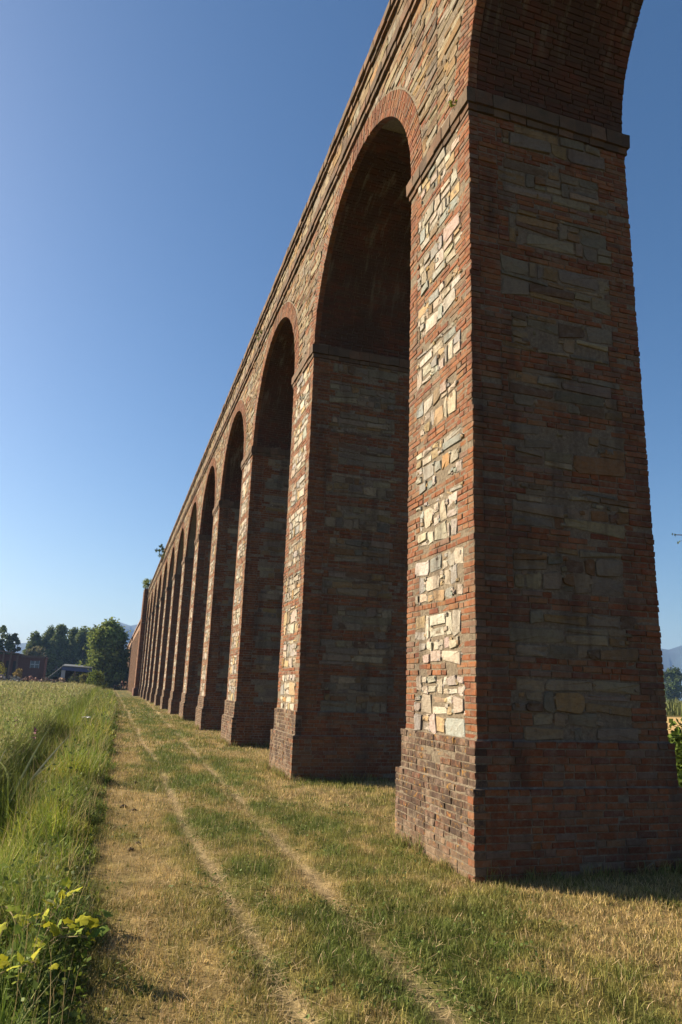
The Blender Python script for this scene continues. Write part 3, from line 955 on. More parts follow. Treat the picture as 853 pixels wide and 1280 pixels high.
def in_pier(x, y):
    k = np.floor((y - Y_FIRST + 0.1) / PITCH); yy = (y - Y_FIRST + 0.1) - k * PITCH
    return (x > FX - 0.09) & (x < FXB + .09) & (yy < PIER_W + 0.2)

def in_view(x, y, z=0.1, m=0.16):
    c = np.stack([x, y, np.full_like(x, z - EYE)], 1) @ AX.T
    return (c[:, 2] > 0.3) & (np.abs(c[:, 0]) < (0.483 + m) * c[:, 2]) & (np.abs(c[:, 1]) < (0.7246 + m) * c[:, 2])

lawn = Grass()
g = np.random.default_rng(5)
def lawn_patch(x0, x1, y0, y1, dens, hs, wd, two, seed):
    n = int((x1 - x0) * (y1 - y0) * dens)
    x = g.uniform(x0, x1, n); y = g.uniform(y0, y1, n)
    k = in_view(x, y) & ~in_pier(x, y); x, y = x[k], y[k]
    c, gz, tr = lawn_tint(x, y)
    bald = np.clip(1.45 - 3.2 * fbm(x * 4.2, y * 3.4, 66, 3), 0, .75)
    k = g.random(len(x)) > np.maximum(tr * 0.75, bald); x, y, c, gz, tr = x[k], y[k], c[k], gz[k], tr[k]
    n = len(x)
    clump = fbm(x * 7, y * 7, 61, 2)
    h = hs * (0.55 + 0.7 * clump + 0.45 * gz) * g.uniform(0.5, 1.35, n) * (1 - 0.5 * tr)
    c = c * g.uniform(0.6, 1.45, (n, 1))
    st = g.random(n) < np.where(gz < .5, .18, .06); c[st] = STRAW * g.uniform(.7, 1.25, (st.sum(), 1))
    gr = g.random(n) < 0.16; c[gr] = GREEN * g.uniform(.8, 1.5, (gr.sum(), 1))
    lawn.add(*blades(x, y, h, np.full(n, wd) * g.uniform(.6, 1.4, n), c, 0.75 , 0.5, seed, two=two))
lawn_patch(-0.1, 3.3, 3.0, 6.2, 7500, 0.055, 0.0042, True, 1)
lawn_patch(3.3, 5.2, 3.0, 6.1, 6000, 0.06, 0.0045, True, 2)
lawn_patch(0, 5.6, 6.2, 10, 3400, 0.06, 0.0058, False, 3)
lawn_patch(0, 5.6, 10, 18, 1300, 0.065, 0.010, False, 4)
lawn_patch(0, 5.6, 18, 34, 420, 0.07, 0.018, False, 5)
lawn_patch(0, 5.6, 34, 80, 90, 0.08, 0.035, False, 6)
lawn_patch(5.2, 9.5, 4.5, 16, 700, 0.075, 0.010, False, 7)
lawn_patch(5.6, 14, 12, 34, 160, 0.085, 0.02, False, 8)
n = 15000; x = g.uniform(0.1, 4.6, n); y = 3.1 + 11 * g.uniform(0, 1, n) ** 1.6
c_, gz, tr = lawn_tint(x, y)
k = (fbm(x * 3.1, y * 2.2, 96, 3) > .53) & (gz > .35) & in_view(x, y) & ~in_pier(x, y); x, y = x[k], y[k]; n = len(x)
lawn.add(*leaf_quads(np.stack([x, y, ground_z(x, y) + g.uniform(.012, .05, n)], 1), .0065 + .0007 * y.mean(), g, np.array([.09, .13, .03]) * g.uniform(.6, 1.5, (n, 1)), 1.2, .75))
# uncut tufts against the feet of the piers
for k in range(5):
    n = int(3200 / (1 + k)); yb = Y_FIRST + k * PITCH - .1
    side = g.random(n) < .55
    x = np.where(side, FX - .10 - np.abs(g.normal(0, .05, n)), g.uniform(FX - .1, FXB, n)); y = np.where(side, g.uniform(yb, yb + PIER_W + .2, n), yb - np.abs(g.normal(0, .05, n)))
    q_ = fbm(x * 5, y * 5, 91, 2) > .47; x, y = x[q_], y[q_]; n = len(x)
    c = np.array([.17, .19, .05]) * g.uniform(.5, 1.6, (n, 1)); d_ = g.random(n) < .45; c[d_] = DRY * g.uniform(.6, 1.3, (d_.sum(), 1))
    lawn.add(*blades(x, y, g.uniform(.04, .24, n) * (.4 + fbm(x * 2.2, y * 2.2, 92, 2)), np.full(n, .0055 + .002 * k), c, .4, .6, 400 + k))
# loose straw lying along the wheel tracks and over the mown ground
n = 2200
x = np.where(g.random(n) < 0.5, g.normal(1.06, .06, n), g.normal(1.86, .07, n)); y = g.uniform(3.2, 12, n)
k = g.random(n) < .35; x[k] = g.uniform(0.1, 3.4, k.sum())
yaw = g.uniform(0, 2 * np.pi, n); ln = g.uniform(.03, .13, n)
k = ~in_pier(x, y); x, y, yaw, ln = x[k], y[k], yaw[k], ln[k]; n = len(x)
z = ground_z(x, y) + g.uniform(.008, .045, n)
a = np.stack([np.cos(yaw) * ln, np.sin(yaw) * ln, g.normal(0, .012, n)], 1); s = np.stack([-np.sin(yaw), np.cos(yaw), np.zeros(n)], 1) * 0.0014
b = np.stack([x, y, z], 1)
V = np.stack([b - s, b + s, b + a + s, b + a - s], 1).reshape(-1, 3)
lawn.add(V, np.arange(n * 4).reshape(n, 4), np.full(n, 4), np.repeat(STRAW * g.uniform(.7, 1.3, (n, 1)), 4, axis=0))
lawn_o = lawn.build('mown_grass')
tag(lawn_o, 'dry mown grass with green strips between two wheel tracks', 'grass')

# verge: uncut grass on the near bank of the ditch
verge = Grass()
VG = np.array([(.14, .20, .03), (.20, .25, .035), (.10, .15, .025), (.23, .25, .05), (.32, .28, .10), (.26, .30, .04)])
def verge_patch(x0, x1, y0, y1, dens, hlo, hhi, wd, seed, pal=VG, w=(.26, .24, .18, .14, .08, .10)):
    n = int((x1 - x0) * (y1 - y0) * dens)
    x = g.uniform(x0, x1, n); y = g.uniform(y0, y1, n)
    edge = 0.08 + 0.42 * (fbm(y * 1.5, y * 0 + 9.1, 71) - .5) + 0.012 * np.clip(y - 8, 0, 40)
    k = in_view(x, y, .2, .12) & (x < edge); x, y, edge = x[k], y[k], edge[k]; n = len(x)
    cl = fbm(x * 2.2, y * 1.5, 72, 3)
    fall = np.clip((edge - x) / 0.35, 0.25, 1) * np.clip(1.25 + x * .6, .5, 1)
    tus = np.clip(fbm(x * 4.5, y * 3.2, 75, 2) * 2.2 - .55, 0, 1)
    k = g.random(n) < .35 + .65 * tus; x, y, edge, cl, fall, tus = x[k], y[k], edge[k], cl[k], fall[k], tus[k]; n = len(x)
    h = (hlo + (hhi - hlo) * (cl * .6 + tus * .9)) * fall * g.uniform(.4, 1.3, n)
    c = pal[g.choice(len(pal), n, p=np.array(w))] * g.uniform(.65, 1.35, (n, 1)) * (0.45 + 1.1 * fbm(x * 1.8, y * 1.5, 73, 3))[:, None]
    ye = fbm(x * 1.1, y * .8, 74, 2)[:, None]
    c = c * (1 + (np.array([.35, .12, -.2]) * (ye - .45) * 2.2))
    verge.add(*blades(x, y, h, np.full(n, wd) * g.uniform(.6, 1.5, n), c, 0.5, 0.7, seed))
    # broad leaved weeds in patches
    m_ = int(n * .22); i_ = g.choice(n, m_, replace=False); i_ = i_[fbm(x[i_] * 3, y[i_] * 2.5, 76, 2) > .5]; m_ = len(i_)
    P = np.stack([x[i_], y[i_], ground_z(x[i_], y[i_]) + h[i_] * g.uniform(.25, 1.0, m_)], 1)
    verge.add(*leaf_quads(P, .012 + wd * 1.3, g, np.array([.10, .14, .035]) * g.uniform(.5, 1.5, (m_, 1)), .9, .6))
    # dry seed stalks
    m_ = int(n * .03); i_ = g.choice(n, m_, replace=False)
    xs_, ys_ = x[i_] - .08, y[i_]; hh = hhi * g.uniform(.9, 1.7, m_)
    cs = np.array([.34, .27, .13]) * g.uniform(.6, 1.3, (m_, 1))
    verge.add(*blades(xs_, ys_, hh, np.full(m_, wd * .55), cs, .22, .3, seed + 30))
verge_patch(-1.1, 0.35, 3.4, 7, 4800, .08, .30, .0065, 11)
verge_patch(-1.1, 0.4, 7, 12, 2400, .12, .36, .0085, 12)
verge_patch(-1.15, 0.5, 12, 22, 1100, .14, .42, .013, 13)
verge_patch(-1.2, 0.7, 22, 45, 380, .16, .5, .024, 14)
verge_patch(-1.2, 1.0, 45, 110, 90, .2, .55, .05, 15)
for (ya, yb_, dn, hs, wd) in ((9, 22, 260, .42, .011), (22, 50, 210, .62, .024), (50, 120, 40, .75, .055)):
    n = int((yb_ - ya) * 1.1 * dn); y = g.uniform(ya, yb_, n); x = -1.25 - .004 * y + g.uniform(-.5, .5, n)
    k = in_view(x, y, .3, .1) & (fbm(x * .6 + 3, y * .35, 95, 3) > .50 - .012 * np.clip(y - 12, 0, 25)); x, y = x[k], y[k]; n = len(x)
    c = VG[g.choice(len(VG), n, p=[.22, .2, .22, .16, .1, .1])] * g.uniform(.55, 1.25, (n, 1))
    verge.add(*blades(x, y, hs * g.uniform(.5, 1.3, n) - ditch(x, y), np.full(n, wd) * g.uniform(.6, 1.4, n), c, .35, .6, 77))
tag(verge.build('verge_grass'), 'bright uncut grass along the ditch bank left of the track', 'grass')

# meadow beyond the ditch: tall seeding grass
meadow = Grass()
MG = np.array([(.19, .24, .05), (.26, .28, .075), (.14, .20, .04), (.30, .29, .10), (.11, .16, .03), (.25, .29, .05)])
def meadow_patch(y0, y1, xw, dens, h0, wd, seed):
    n = int(xw * (y1 - y0) * dens)
    y = g.uniform(y0, y1, n); x0 = -1.50 - 0.004 * y
    x = x0 + .40 * (fbm(y * .55, y * 0 + 4.4, 87, 3) - .45) * np.clip((y - 9) / 8, .1, 1) - g.uniform(0, 1, n) ** 1.2 * xw + g.normal(0, .14, n)
    k = in_view(x, y, .6, .10); x, y = x[k], y[k]; n = len(x)
    cl = fbm(x * 0.7, y * .5, 81, 3); z = ground_z(x, y)
    h = h0 * (0.45 + 0.9 * cl) * g.uniform(.5, 1.2, n)
    c = MG[g.choice(6, n, p=[.24, .2, .2, .12, .12, .12])] * g.uniform(.7, 1.3, (n, 1)) * (0.8 + .5 * fbm(x * .5, y * .35, 82, 2))[:, None]
    ye = fbm(x * .9, y * .6, 84, 3)[:, None]
    c = c * np.clip(.35 + 1.3 * fbm(x * 1.6, y * 1.1, 85, 3), .35, 1.4)[:, None] * (1 + np.array([.1, -.03, -.05]) * (ye - .5) * 4)
    meadow.add(*blades(x, y, h, np.full(n, wd) * g.uniform(.6, 1.4, n), c, 0.34, 0.7, seed))
    # leafy weeds between the stems
    m_ = int(n * 1.1); i_ = g.choice(n, m_)
    P = np.stack([x[i_] + g.normal(0, .05, m_), y[i_] + g.normal(0, .05, m_), z[i_] + h[i_] * g.uniform(.3, 1.0, m_)], 1)
    meadow.add(*leaf_quads(P, .010 + wd * 1.2, g, np.array([.17, .215, .06]) * g.uniform(.5, 1.7, (m_, 1)) * np.clip(.4 + 1.2 * fbm(P[:, 0] * 1.6, P[:, 1] * 1.1, 86, 3), .4, 1.4)[:, None], .7, .5))
    # seed heads: small ragged panicles of short blades near the top
    m_ = int(n * 0.3); i_ = g.choice(n, m_, replace=False)
    for r in range(2):
        xx = x[i_] + g.normal(0, .03 + wd, m_); yy = y[i_] + g.normal(0, .03 + wd, m_); zz = z[i_] + h[i_] * g.uniform(.72, 1.0, m_)
        cc = np.array([.33, .30, .13]) * g.uniform(.6, 1.3, (m_, 1))
        meadow.add(*blades(xx, yy, np.full(m_, .05 + wd * 4) * g.uniform(.6, 1.3, m_), np.full(m_, wd * 1.3), cc, 0.8, 0.4, seed + 7 + r, z=zz, two=False))
meadow_patch(5, 14, 4, 1300, .78, .008, 21)
meadow_patch(14, 26, 8, 520, .85, .013, 22)
meadow_patch(26, 50, 14, 170, .9, .025, 23)
meadow_patch(50, 135, 30, 26, .95, .06, 24)
tag(meadow.build('meadow_grass'), 'tall seeding meadow grass beyond the ditch', 'grass')

# ------------------------------------------------------------------ foliage helpers
def crown_points(g, n, clumps, h0, h1, rad, shape='oval', cl=0.16):
    """leaf positions gathered round clumps inside an uneven outline"""
    t = g.uniform(0, 1, clumps) ** 0.9
    if shape == 'column': pr = np.sin(np.pi * np.clip(t * .94 + .06, 0, 1)) ** .55 * (1 - .35 * t)
    elif shape == 'dome': pr = np.sqrt(np.clip(1 - (t * 1.0) ** 2.6, 0, 1)) * (0.85 + .15 * np.sin(t * 9))
    else: pr = np.sin(np.pi * np.clip(t * .9 + .08, 0, 1)) ** .7
    a = g.uniform(0, 2 * np.pi, clumps); r = np.sqrt(g.uniform(.15, 1, clumps)) * rad * pr * g.uniform(.8, 1.12, clumps)
    C = np.stack([np.cos(a) * r, np.sin(a) * r, h0 + (h1 - h0) * t], 1)
    i = g.choice(clumps, n, p=(lambda w: w / w.sum())(g.uniform(.4, 1.6, clumps)))
    cr = g.uniform(.6, 1.4, clumps) * cl * rad * 2
    d = g.normal(0, 1, (n, 3)) * np.array([1, 1, 1.15]); d /= np.linalg.norm(d, axis=1)[:, None]
    d *= (g.uniform(0, 1, n) ** .5)[:, None]
    P = C[i] + d * cr[i][:, None]
    return P, i, C

def tree(name, label, x, y, h, rad, col, shape='oval', n=5000, clumps=70, leaf=.3, base=.12, seed=0, group=None, cat='tree', trunk_r=None):
    g = np.random.default_rng(seed)
    o = empty(name, (x, y, 0), label, cat, group)
    tr = trunk_r or h * 0.018
    mb = MB(); lean = g.normal(0, .02, 2) * h
    mb.tube([(0, 0, -.2), (lean[0] * .3, lean[1] * .3, h * .35), (lean[0], lean[1], h * .85)], [tr * 1.3, tr, tr * .25], 8)
    P, i, C = crown_points(g, n, clumps, h * base, h, rad, shape)
    P[:, 2] = np.maximum(P[:, 2], 0.05)
    for k in g.choice(clumps, min(clumps, 12), replace=False):
        c = C[k]; z0 = max(h * .12, c[2] - np.hypot(c[0], c[1]) * .8)
        f = min(1, z0 / (h * .85)); s = (lean[0] * f, lean[1] * f, z0)
        mb.tube([s, ((s[0] + c[0]) / 2, (s[1] + c[1]) / 2, (z0 + c[2]) / 2 + .1), tuple(c)], [tr * .4, tr * .25, tr * .08], 5)
    mb.build('trunk', M_BARK, o, smooth=True)
    cl = g.uniform(.75, 1.3, (clumps, 1)) * np.array(col)[None]
    tint = cl[i] * g.uniform(.65, 1.4, (n, 1)) * g.uniform(.92, 1.08, (n, 3))
    me = mesh_np('crown', *[a for a in leaf_quads(P, leaf, g, tint)])
    link('crown', me, o, M_LEAF)
    return o

# trees behind the meadow
tree('willow_tree', 'broad bushy green tree standing at the far end of the grass track', -0.9, 152, 12.4, 5.0, (.155, .195, .05), 'dome', 17000, 150, .30, .0, 1)
pop = [(-22.3, 228, 14.0, 3.6), (-18.8, 232, 16.0, 3.8), (-15.4, 226, 16.4, 3.7), (-12.0, 233, 16.0, 3.9), (-9.0, 228, 16.6, 3.8), (-6.0, 232, 16.7, 3.9), (-3.0, 229, 16.4, 3.8)]
words = ['leftmost and lowest poplar of the dark row, in the dip below the blue hill', 'second poplar from the left in the dark row behind the brick house',
         'poplar in the dark row rising above the right end of the brick house', 'poplar of the dark row above the sloping eave of the grey roofed shed',
         'poplar of the dark row directly above the grey shed roof', 'poplar of the dark row just left of the broad bushy tree', 'poplar of the dark row half hidden by the broad bushy tree']
for k, (x, y, h, r) in enumerate(pop):
    tree('poplar_tree', words[k], x, y, h, r, (.115, .15, .055), 'column', 9000, 110, .30, .03, 20 + k, 'dark poplars in a row behind the meadow')
tree('roadside_tree', 'tallest dark tree at the far left edge above the brick house', -27.8, 203, 14.2, 2.6, (.065, .09, .035), 'oval', 4000, 60, .32, .2, 40, 'dark trees at the left edge')
tree('roadside_tree', 'smaller dark tree with gaps right of the tallest tree at the left edge', -24.6, 201, 12.3, 1.7, (.065, .09, .035), 'oval', 2600, 45, .30, .3, 41, 'dark trees at the left edge')
tree('olive_bush', 'pale olive rounded bush behind the brick house roof, below the blue hill gap', -20.6, 215, 9.5, 3.4, (.13, .125, .06), 'oval', 2600, 40, .32, .3, 42)
# right side, seen past the near pier
tree('field_tree', 'left one of the two distant trees seen past the right edge of the near pier', 234.5, 262, 13.0, 5.0, (.07, .10, .035), 'oval', 2500, 50, .5, .1, 43, 'distant trees right of the near pier')
tree('field_tree', 'right one of the two distant trees at the right edge of the picture', 243.5, 268, 14.6, 5.6, (.06, .085, .03), 'oval', 2500, 50, .5, .1, 44, 'distant trees right of the near pier')
g = np.random.default_rng(46)
n = 9000
P = np.stack([g.uniform(45, 150, n), g.uniform(60, 75, n), np.abs(g.normal(0, .7, n))], 1)
P[:, 1] += (P[:, 0] - 45) * .25
reeds = Grass(); reeds.add(*blades(P[:, 0], P[:, 1], g.uniform(.8, 2.0, n), np.full(n, .12), np.array([.11, .125, .04]) * g.uniform(.6, 1.4, (n, 1)), .2, .4, 3, z=np.zeros(n)))
tag(reeds.build('reed_bed'), 'strip of green reeds behind the tan field', 'reeds')
# ivy bush behind the near pier
hb = empty('hedge_bush', (8.15, 8.6, 0), 'leafy green hedge bush in sunlight behind the near pier at the right edge', 'bush')
P, i, C = crown_points(g, 5200, 60, .02, 1.08, .85, 'dome', .18)
cl = g.uniform(.7, 1.3, (60, 1)) * np.array([(.085, .125, .025)])
me = mesh_np('foliage', *leaf_quads(P, .045, g, cl[i] * g.uniform(.7, 1.4, (5200, 1)), .6, .75)); link('foliage', me, hb, M_LEAF)
mb = MB()
for k in range(9): mb.tube([(g.normal(0, .1), g.normal(0, .1), -.05), tuple(C[k] * .5), tuple(C[k])], [.02, .012, .004], 5)
mb.build('stem', M_BARK, hb)
# tree to the right whose twig enters the frame
tb_ = empty('branching_tree', (22.4, 20.6, 0), 'tree at the right edge with only a bare twig tip in view', 'tree')
mb = MB(); mb.tube([(0, 0, -.2), (.1, 0, 3), (0, .1, 7), (.1, 0, 10)], [.22, .17, .1, .03], 8)
tw = [(0, .05, 6.2), (-1.6, -.2, 7.2), (-2.9, -.45, 7.42), (-3.75, -.62, 7.33)]
mb.tube(tw, [.07, .04, .022, .012], 6)
mb.tube([tw[2], (-3.3, -.5, 7.18), (-3.62, -.6, 7.08)], [.01, .007, .004], 5)
mb.tube([tw[1], (-2.2, -.1, 7.75), (-2.9, -.3, 7.95)], [.02, .01, .004], 5)
mb.build('trunk', M_BARK, tb_, smooth=True)
P, i, C = crown_points(g, 4500, 50, 5.5, 11, 1.9, 'oval')
Q = np.array(tw[3]) + g.normal(0, 1, (5, 3)) * np.array([.05, .03, .03]); Q2 = np.array((-3.6, -.6, 7.08)) + g.normal(0, .03, (3, 3)); P = np.concatenate([P, Q, Q2])
me = mesh_np('crown', *leaf_quads(P, .075, g, np.array([(.055, .075, .03)]) * g.uniform(.7, 1.4, (len(P), 1)))); link('crown', me, tb_, M_LEAF)

# plants rooted on the masonry
def wall_plant(label, loc, h, rad, n, leaf, col, seed, lean=(0, 0)):
    g = np.random.default_rng(seed)
    o = empty('wall_plant', loc, label, 'plant', 'plants growing on the aqueduct')
    P, i, C = crown_points(g, n, 16, h * .1, h, rad, 'oval', .16)
    P[:, 0] += lean[0] * P[:, 2] / h; P[:, 1] += lean[1] * P[:, 2] / h
    me = mesh_np('foliage', *leaf_quads(P, leaf, g, np.array([col]) * g.uniform(.6, 1.5, (n, 1)))); link('foliage', me, o, M_LEAF)
    mb = MB()
    for k in range(7):
        c = C[k] + np.array([lean[0] * C[k][2] / h, lean[1] * C[k][2] / h, 0]); mb.tube([(0, 0, -.05), tuple(c * .5), tuple(c)], [h * .012, h * .008, h * .003], 5)
    mb.build('stem', M_BARK, o)
wall_plant('loose shrub growing out of the coping high on the aqueduct, against the sky', (3.12, 61.5, 11.55), 1.35, .62, 520, .075, (.085, .115, .035), 61, (-.25, -.2))
wall_plant('bright bush on top of the buttress tower at the far end', (3.3, Y_B + 1.2, 12.6), 1.15, 1.0, 900, .085, (.17, .20, .045), 62)
wall_plant('tiny green tuft on the ledge below the first arch of the near pier', (3.24, 6.42, 8.46), .14, .07, 50, .018, (.16, .19, .03), 63)
wall_plant('small green tuft in the wall below the coping above the third arch', (3.2, 19.3, 11.68), .3, .14, 90, .03, (.10, .13, .035), 64)

# ------------------------------------------------------------------ verge plants in the foreground
def vine_leaf_mesh(seed, col):
    g = np.random.default_rng(seed)
    pts = []
    for k in range(15):
        a = math.radians(-155 + 310 * k / 14)
        r = (1.0, .86, .76)[(k + 2) % 3] * g.uniform(.88, 1.1) * (1.15 if abs(a) < .3 else 1)
        pts.append((math.cos(a) * r * .5 + .15, math.sin(a) * r * .55, -.10 * abs(math.sin(a)) * r + g.normal(0, .05)))
    v = [(0.0, 0, 0.02), (-.28, 0, .0)] + pts
    f = [(0, 2 + k, 3 + k) for k in range(14)] + [(1, 2, 0), (0, 16, 1)]
    loops = [i for q in f for i in q]
    t = np.repeat(np.array([col]), len(v), 0) * g.uniform(.85, 1.15, (len(v), 1))
    return mesh_np('leaf', np.array(v), loops, [3] * len(f), t, True)
LEAVES = [vine_leaf_mesh(1, (.36, .35, .03)), vine_leaf_mesh(2, (.36, .38, .04)), vine_leaf_mesh(3, (.20, .26, .05)), vine_leaf_mesh(4, (.36, .40, .22)), vine_leaf_mesh(5, (.13, .19, .035))]
for l in LEAVES: l.materials.append(M_LEAF)
vine = empty('vine', (-0.32, 4.75, 0), 'low vine with yellow lobed leaves at the bottom left corner of the verge', 'vine')
g = np.random.default_rng(70)
spots = []
stems = MB()
for s in range(14):
    a = g.uniform(0, 2 * np.pi); p = np.array([g.normal(-.03, .12), g.normal(0, .22), 0.0]); pts = [tuple(p)]
    for k in range(4):
        p = p + np.array([math.cos(a) * .10, math.sin(a) * .13, (.13, .07, .02, -.02)[k]]); a += g.normal(0, .5); pts.append(tuple(p)); spots.append(p.copy()); spots.append(p + g.normal(0, .05, 3) * np.array([1, 1, .6]))
    stems.tube(pts, [.006, .005, .004, .003, .002], 5)
stems.build('stem', flat_mat('vine_stem', (.20, .16, .07)), vine)
for k, p in enumerate(spots):
    o = link('leaf', LEAVES[g.choice(5, p=[.30, .25, .22, .05, .18])], vine)
    s = g.uniform(.045, .095)
    o.location = (p[0], p[1], max(.05, p[2] + .03)); o.rotation_euler = (g.normal(.35, .4), g.normal(-.3, .4), g.uniform(0, 6.28)); o.scale = (s, s, s)
# low broad-leaved weeds under the vine
weeds = Grass()
n = 1900; x = g.uniform(-.75, .05, n); y = g.uniform(3.5, 5.2, n); z = ground_z(x, y) + np.abs(g.normal(.06, .06, n))
weeds.add(*(lambda q: (q[0], q[1], q[2], q[3]))(leaf_quads(np.stack([x, y, z], 1), .016, g, VG[g.choice(3, n)] * g.uniform(.35, .9, (n, 1)), .8, .7)))
tag(weeds.build('low_weeds', M_LEAF), 'small leafy weeds along the edge of the verge', 'weeds')

# long strap leaves at the ditch edge
reed = empty('reed_plant', (-1.12, 11.3, -.1), 'clump of long pale strap leaves leaning over the ditch', 'plant')
strap = [((-.05, 0, 0), (.12, .4, .55), (.30, .8, .98)), ((0, .1, 0), (.3, .5, .5), (.62, .9, .88)), ((-.1, 0, 0), (-.02, .1, .45), (-.3, -.1, .62)), ((0, 0, 0), (.2, .3, .4), (.5, .7, .52)), ((-.2, 0, 0), (-.35, .1, .35), (-.2, .3, .72)), ((-.3, -.1, 0), (-.5, 0, .2), (-.1, .3, .42))]
for k, st in enumerate(strap):
    v = []; f = []
    a, b, c = (np.array(p) for p in st)
    for q in range(7):
        t = q / 6; p = (1 - t) ** 2 * a + 2 * t * (1 - t) * b + t * t * c
        w = .017 * (1 - t ** 3) + .001
        v += [tuple(p + np.array([-w, 0, .004])), tuple(p), tuple(p + np.array([w, 0, .004]))]
    for q in range(6):
        for r in range(2): f.append((q * 3 + r, q * 3 + r + 1, q * 3 + r + 4, q * 3 + r + 3))
    t = np.repeat(np.array([[(.34, .36, .16), (.44, .44, .26), (.25, .29, .11)][k % 3]]), len(v), 0)
    link('strap_leaf', mesh_np('strap_leaf', np.array(v), [i for q in f for i in q], [4] * len(f), t, True), reed, M_LEAF)
# two pink flower heads in the meadow edge
M_PETAL = flat_mat('pink_petal', (.28, .09, .14), .7)
for k, (x, y, lab) in enumerate([(-1.33, 15.6, 'larger pink flower spike standing right above the strap leaves'), (-1.9, 17.4, 'smaller pink flower spike at the far left of the ditch edge')]):
    fl = empty('pink_flower', (x, y, -.1), lab, 'flower', 'pink flowers at the ditch')
    hh = .62 if k == 0 else .72
    mb = MB(); mb.tube([(0, 0, 0), (.02, 0, hh)], [.006, .004], 5); mb.build('stem', flat_mat('flower_stem', (.12, .15, .05)), fl)
    g2 = np.random.default_rng(90 + k); n = 36
    P = np.stack([g2.normal(.02, .018, n), g2.normal(0, .022, n), hh + g2.uniform(-.06, .16, n)], 1)
    link('petals', mesh_np('petals', *leaf_quads(P, .02, g2, np.full((n, 3), .3))), fl, M_PETAL)
# pale scrap caught in the verge
mb = MB(); g2 = np.random.default_rng(4)
for r in range(4):
    for c in range(6): mb.v.append((c * .055 - .14, r * .05 - .08, .02 + g2.uniform(0, .05)))
mb.f = [(r * 6 + c, r * 6 + c + 1, r * 6 + c + 7, r * 6 + c + 6) for r in range(3) for c in range(5)]
so = mb.build('paper_scrap', flat_mat('white_paper', (.75, .75, .70), .7, 10, .1)); so.location = (-.62, 24.5, .42)
so.modifiers.new('thickness', 'SOLIDIFY').thickness = .003
tag(so, 'small white scrap caught on the verge grass by the ditch', 'scrap')
# dark clods on the mown strip
M_CLOD = flat_mat('dark_soil', (.05, .036, .022), .95, 18, .5)
for k, (x, y, s, lab) in enumerate([(.33, 10.3, 0.056, 'largest dark soil clod near the middle of the left mown strip'), (.46, 10.05, 0.037, 'small dark clod just right of the largest clod'), (.36, 7.8, 0.043, 'dark soil clod nearest the camera on the left mown strip'), (.44, 8.1, 0.031, 'tiny dark clod just behind the nearest clod'), (.56, 12.6, 0.043, 'dark clod farther up the strip, near the wheel track')]):
    g2 = np.random.default_rng(k + 200); v = []; f = []
    for r in range(4):
        for c in range(9):
            a = 2 * math.pi * c / 9; rr = s * (1, .85, .5, .12)[r] * g2.uniform(.75, 1.25)
            v.append((math.cos(a) * rr, math.sin(a) * rr * .8, (-.02, .35, .6, .72)[r] * s * g2.uniform(.8, 1.2)))
    for r in range(3):
        for c in range(9): f.append((r * 9 + c, r * 9 + (c + 1) % 9, r * 9 + 9 + (c + 1) % 9, r * 9 + 9 + c))
    f.append(tuple(27 + c for c in range(9)))
    mb = MB(); mb.v = v; mb.f = f
    o = mb.build('soil_clod', M_CLOD, smooth=False); o.location = (x, y, float(ground_z(np.array([x]), np.array([y]))[0]))
    tag(o, lab, 'clod', 'dark soil clods on the mown strip')

# ------------------------------------------------------------------ buildings beyond the meadow
M_HOUSE = flat_mat('house_brick', (.12, .055, .043), .9, 3, .3)
M_TILE = flat_mat('roof_tile', (.13, .085, .065), .9, 3, .3)
M_DARK = flat_mat('near_black', (.022, .018, .016), .8, 5, .3)  # near black, stands for porch shade and colours the shed back wall
M_PALE = flat_mat('pale_frame', (.32, .36, .42), .6, 5, .1)
M_GLASS = flat_mat('window_glass', (.10, .13, .16), .15, 2, .1, .5)
house = empty('brick_house', (-20.5, 176, 0), 'low brick house with a dark porch and pale crossed window at the left', 'house')
mb = MB(); mb.box(-6.0, 5.9, 0, 6, -.1, 6.1); mb.build('wall', M_HOUSE, house)
mb = MB()
mb.add([(-7, -2.6, 7.6), (0.8, -2.6, 6.65), (0.8, 6.2, 6.65), (-7, 6.2, 7.6), (-7, -2.6, 7.8), (0.8, -2.6, 6.85), (0.8, 6.2, 6.85), (-7, 6.2, 7.8)], [(0, 3, 2, 1), (4, 5, 6, 7), (0, 1, 5, 4), (1, 2, 6, 5), (2, 3, 7, 6), (3, 0, 4, 7)])
mb.add([(0.8, -.3, 6.105), (6.1, -.3, 6.105), (6.1, 6.2, 6.105), (0.8, 6.2, 6.105), (0.8, -.3, 6.62), (6.1, -.3, 6.4), (6.1, 6.2, 6.4), (0.8, 6.2, 6.62)], [(0, 3, 2, 1), (4, 5, 6, 7), (0, 1, 5, 4), (1, 2, 6, 5), (2, 3, 7, 6), (3, 0, 4, 7)])
mb.build('roof', M_TILE, house)
mb = MB(); mb.box(-5.9, 0.8, .1, 5.9, 6.101, 6.6); mb.build('gable', M_HOUSE, house)
for k in range(5):
    mb = MB(); mb.box(-5.6 + k * 1.45, -5.25 + k * 1.45, -2.3, -1.95, -.1, 6.62 + .12 * (4 - k)); mb.build('porch_post', M_TILE, house)
for k in range(4):
    mb = MB(); mb.box(-5.0 + k * 1.45, -4.1 + k * 1.45, -.05, -.003, 1.0, 5.2); mb.build('porch_shade_panel', M_DARK, house)  # solid dark panels painted where shade fills the porch openings
mb = MB(); mb.box(3.0, 4.7, -.06, -.003, 3.9, 5.4); wf = mb.build('window', M_GLASS, house)
mb = MB(); mb.box(3.75, 3.95, -.10, -.063, 3.9, 5.4); mb.box(3.0, 3.747, -.10, -.063, 4.55, 4.75); mb.box(3.953, 4.7, -.10, -.063, 4.55, 4.75); mb.box(2.9, 2.997, -.1, -.01, 3.8, 5.5); mb.box(4.703, 4.8, -.1, -.01, 3.8, 5.5)
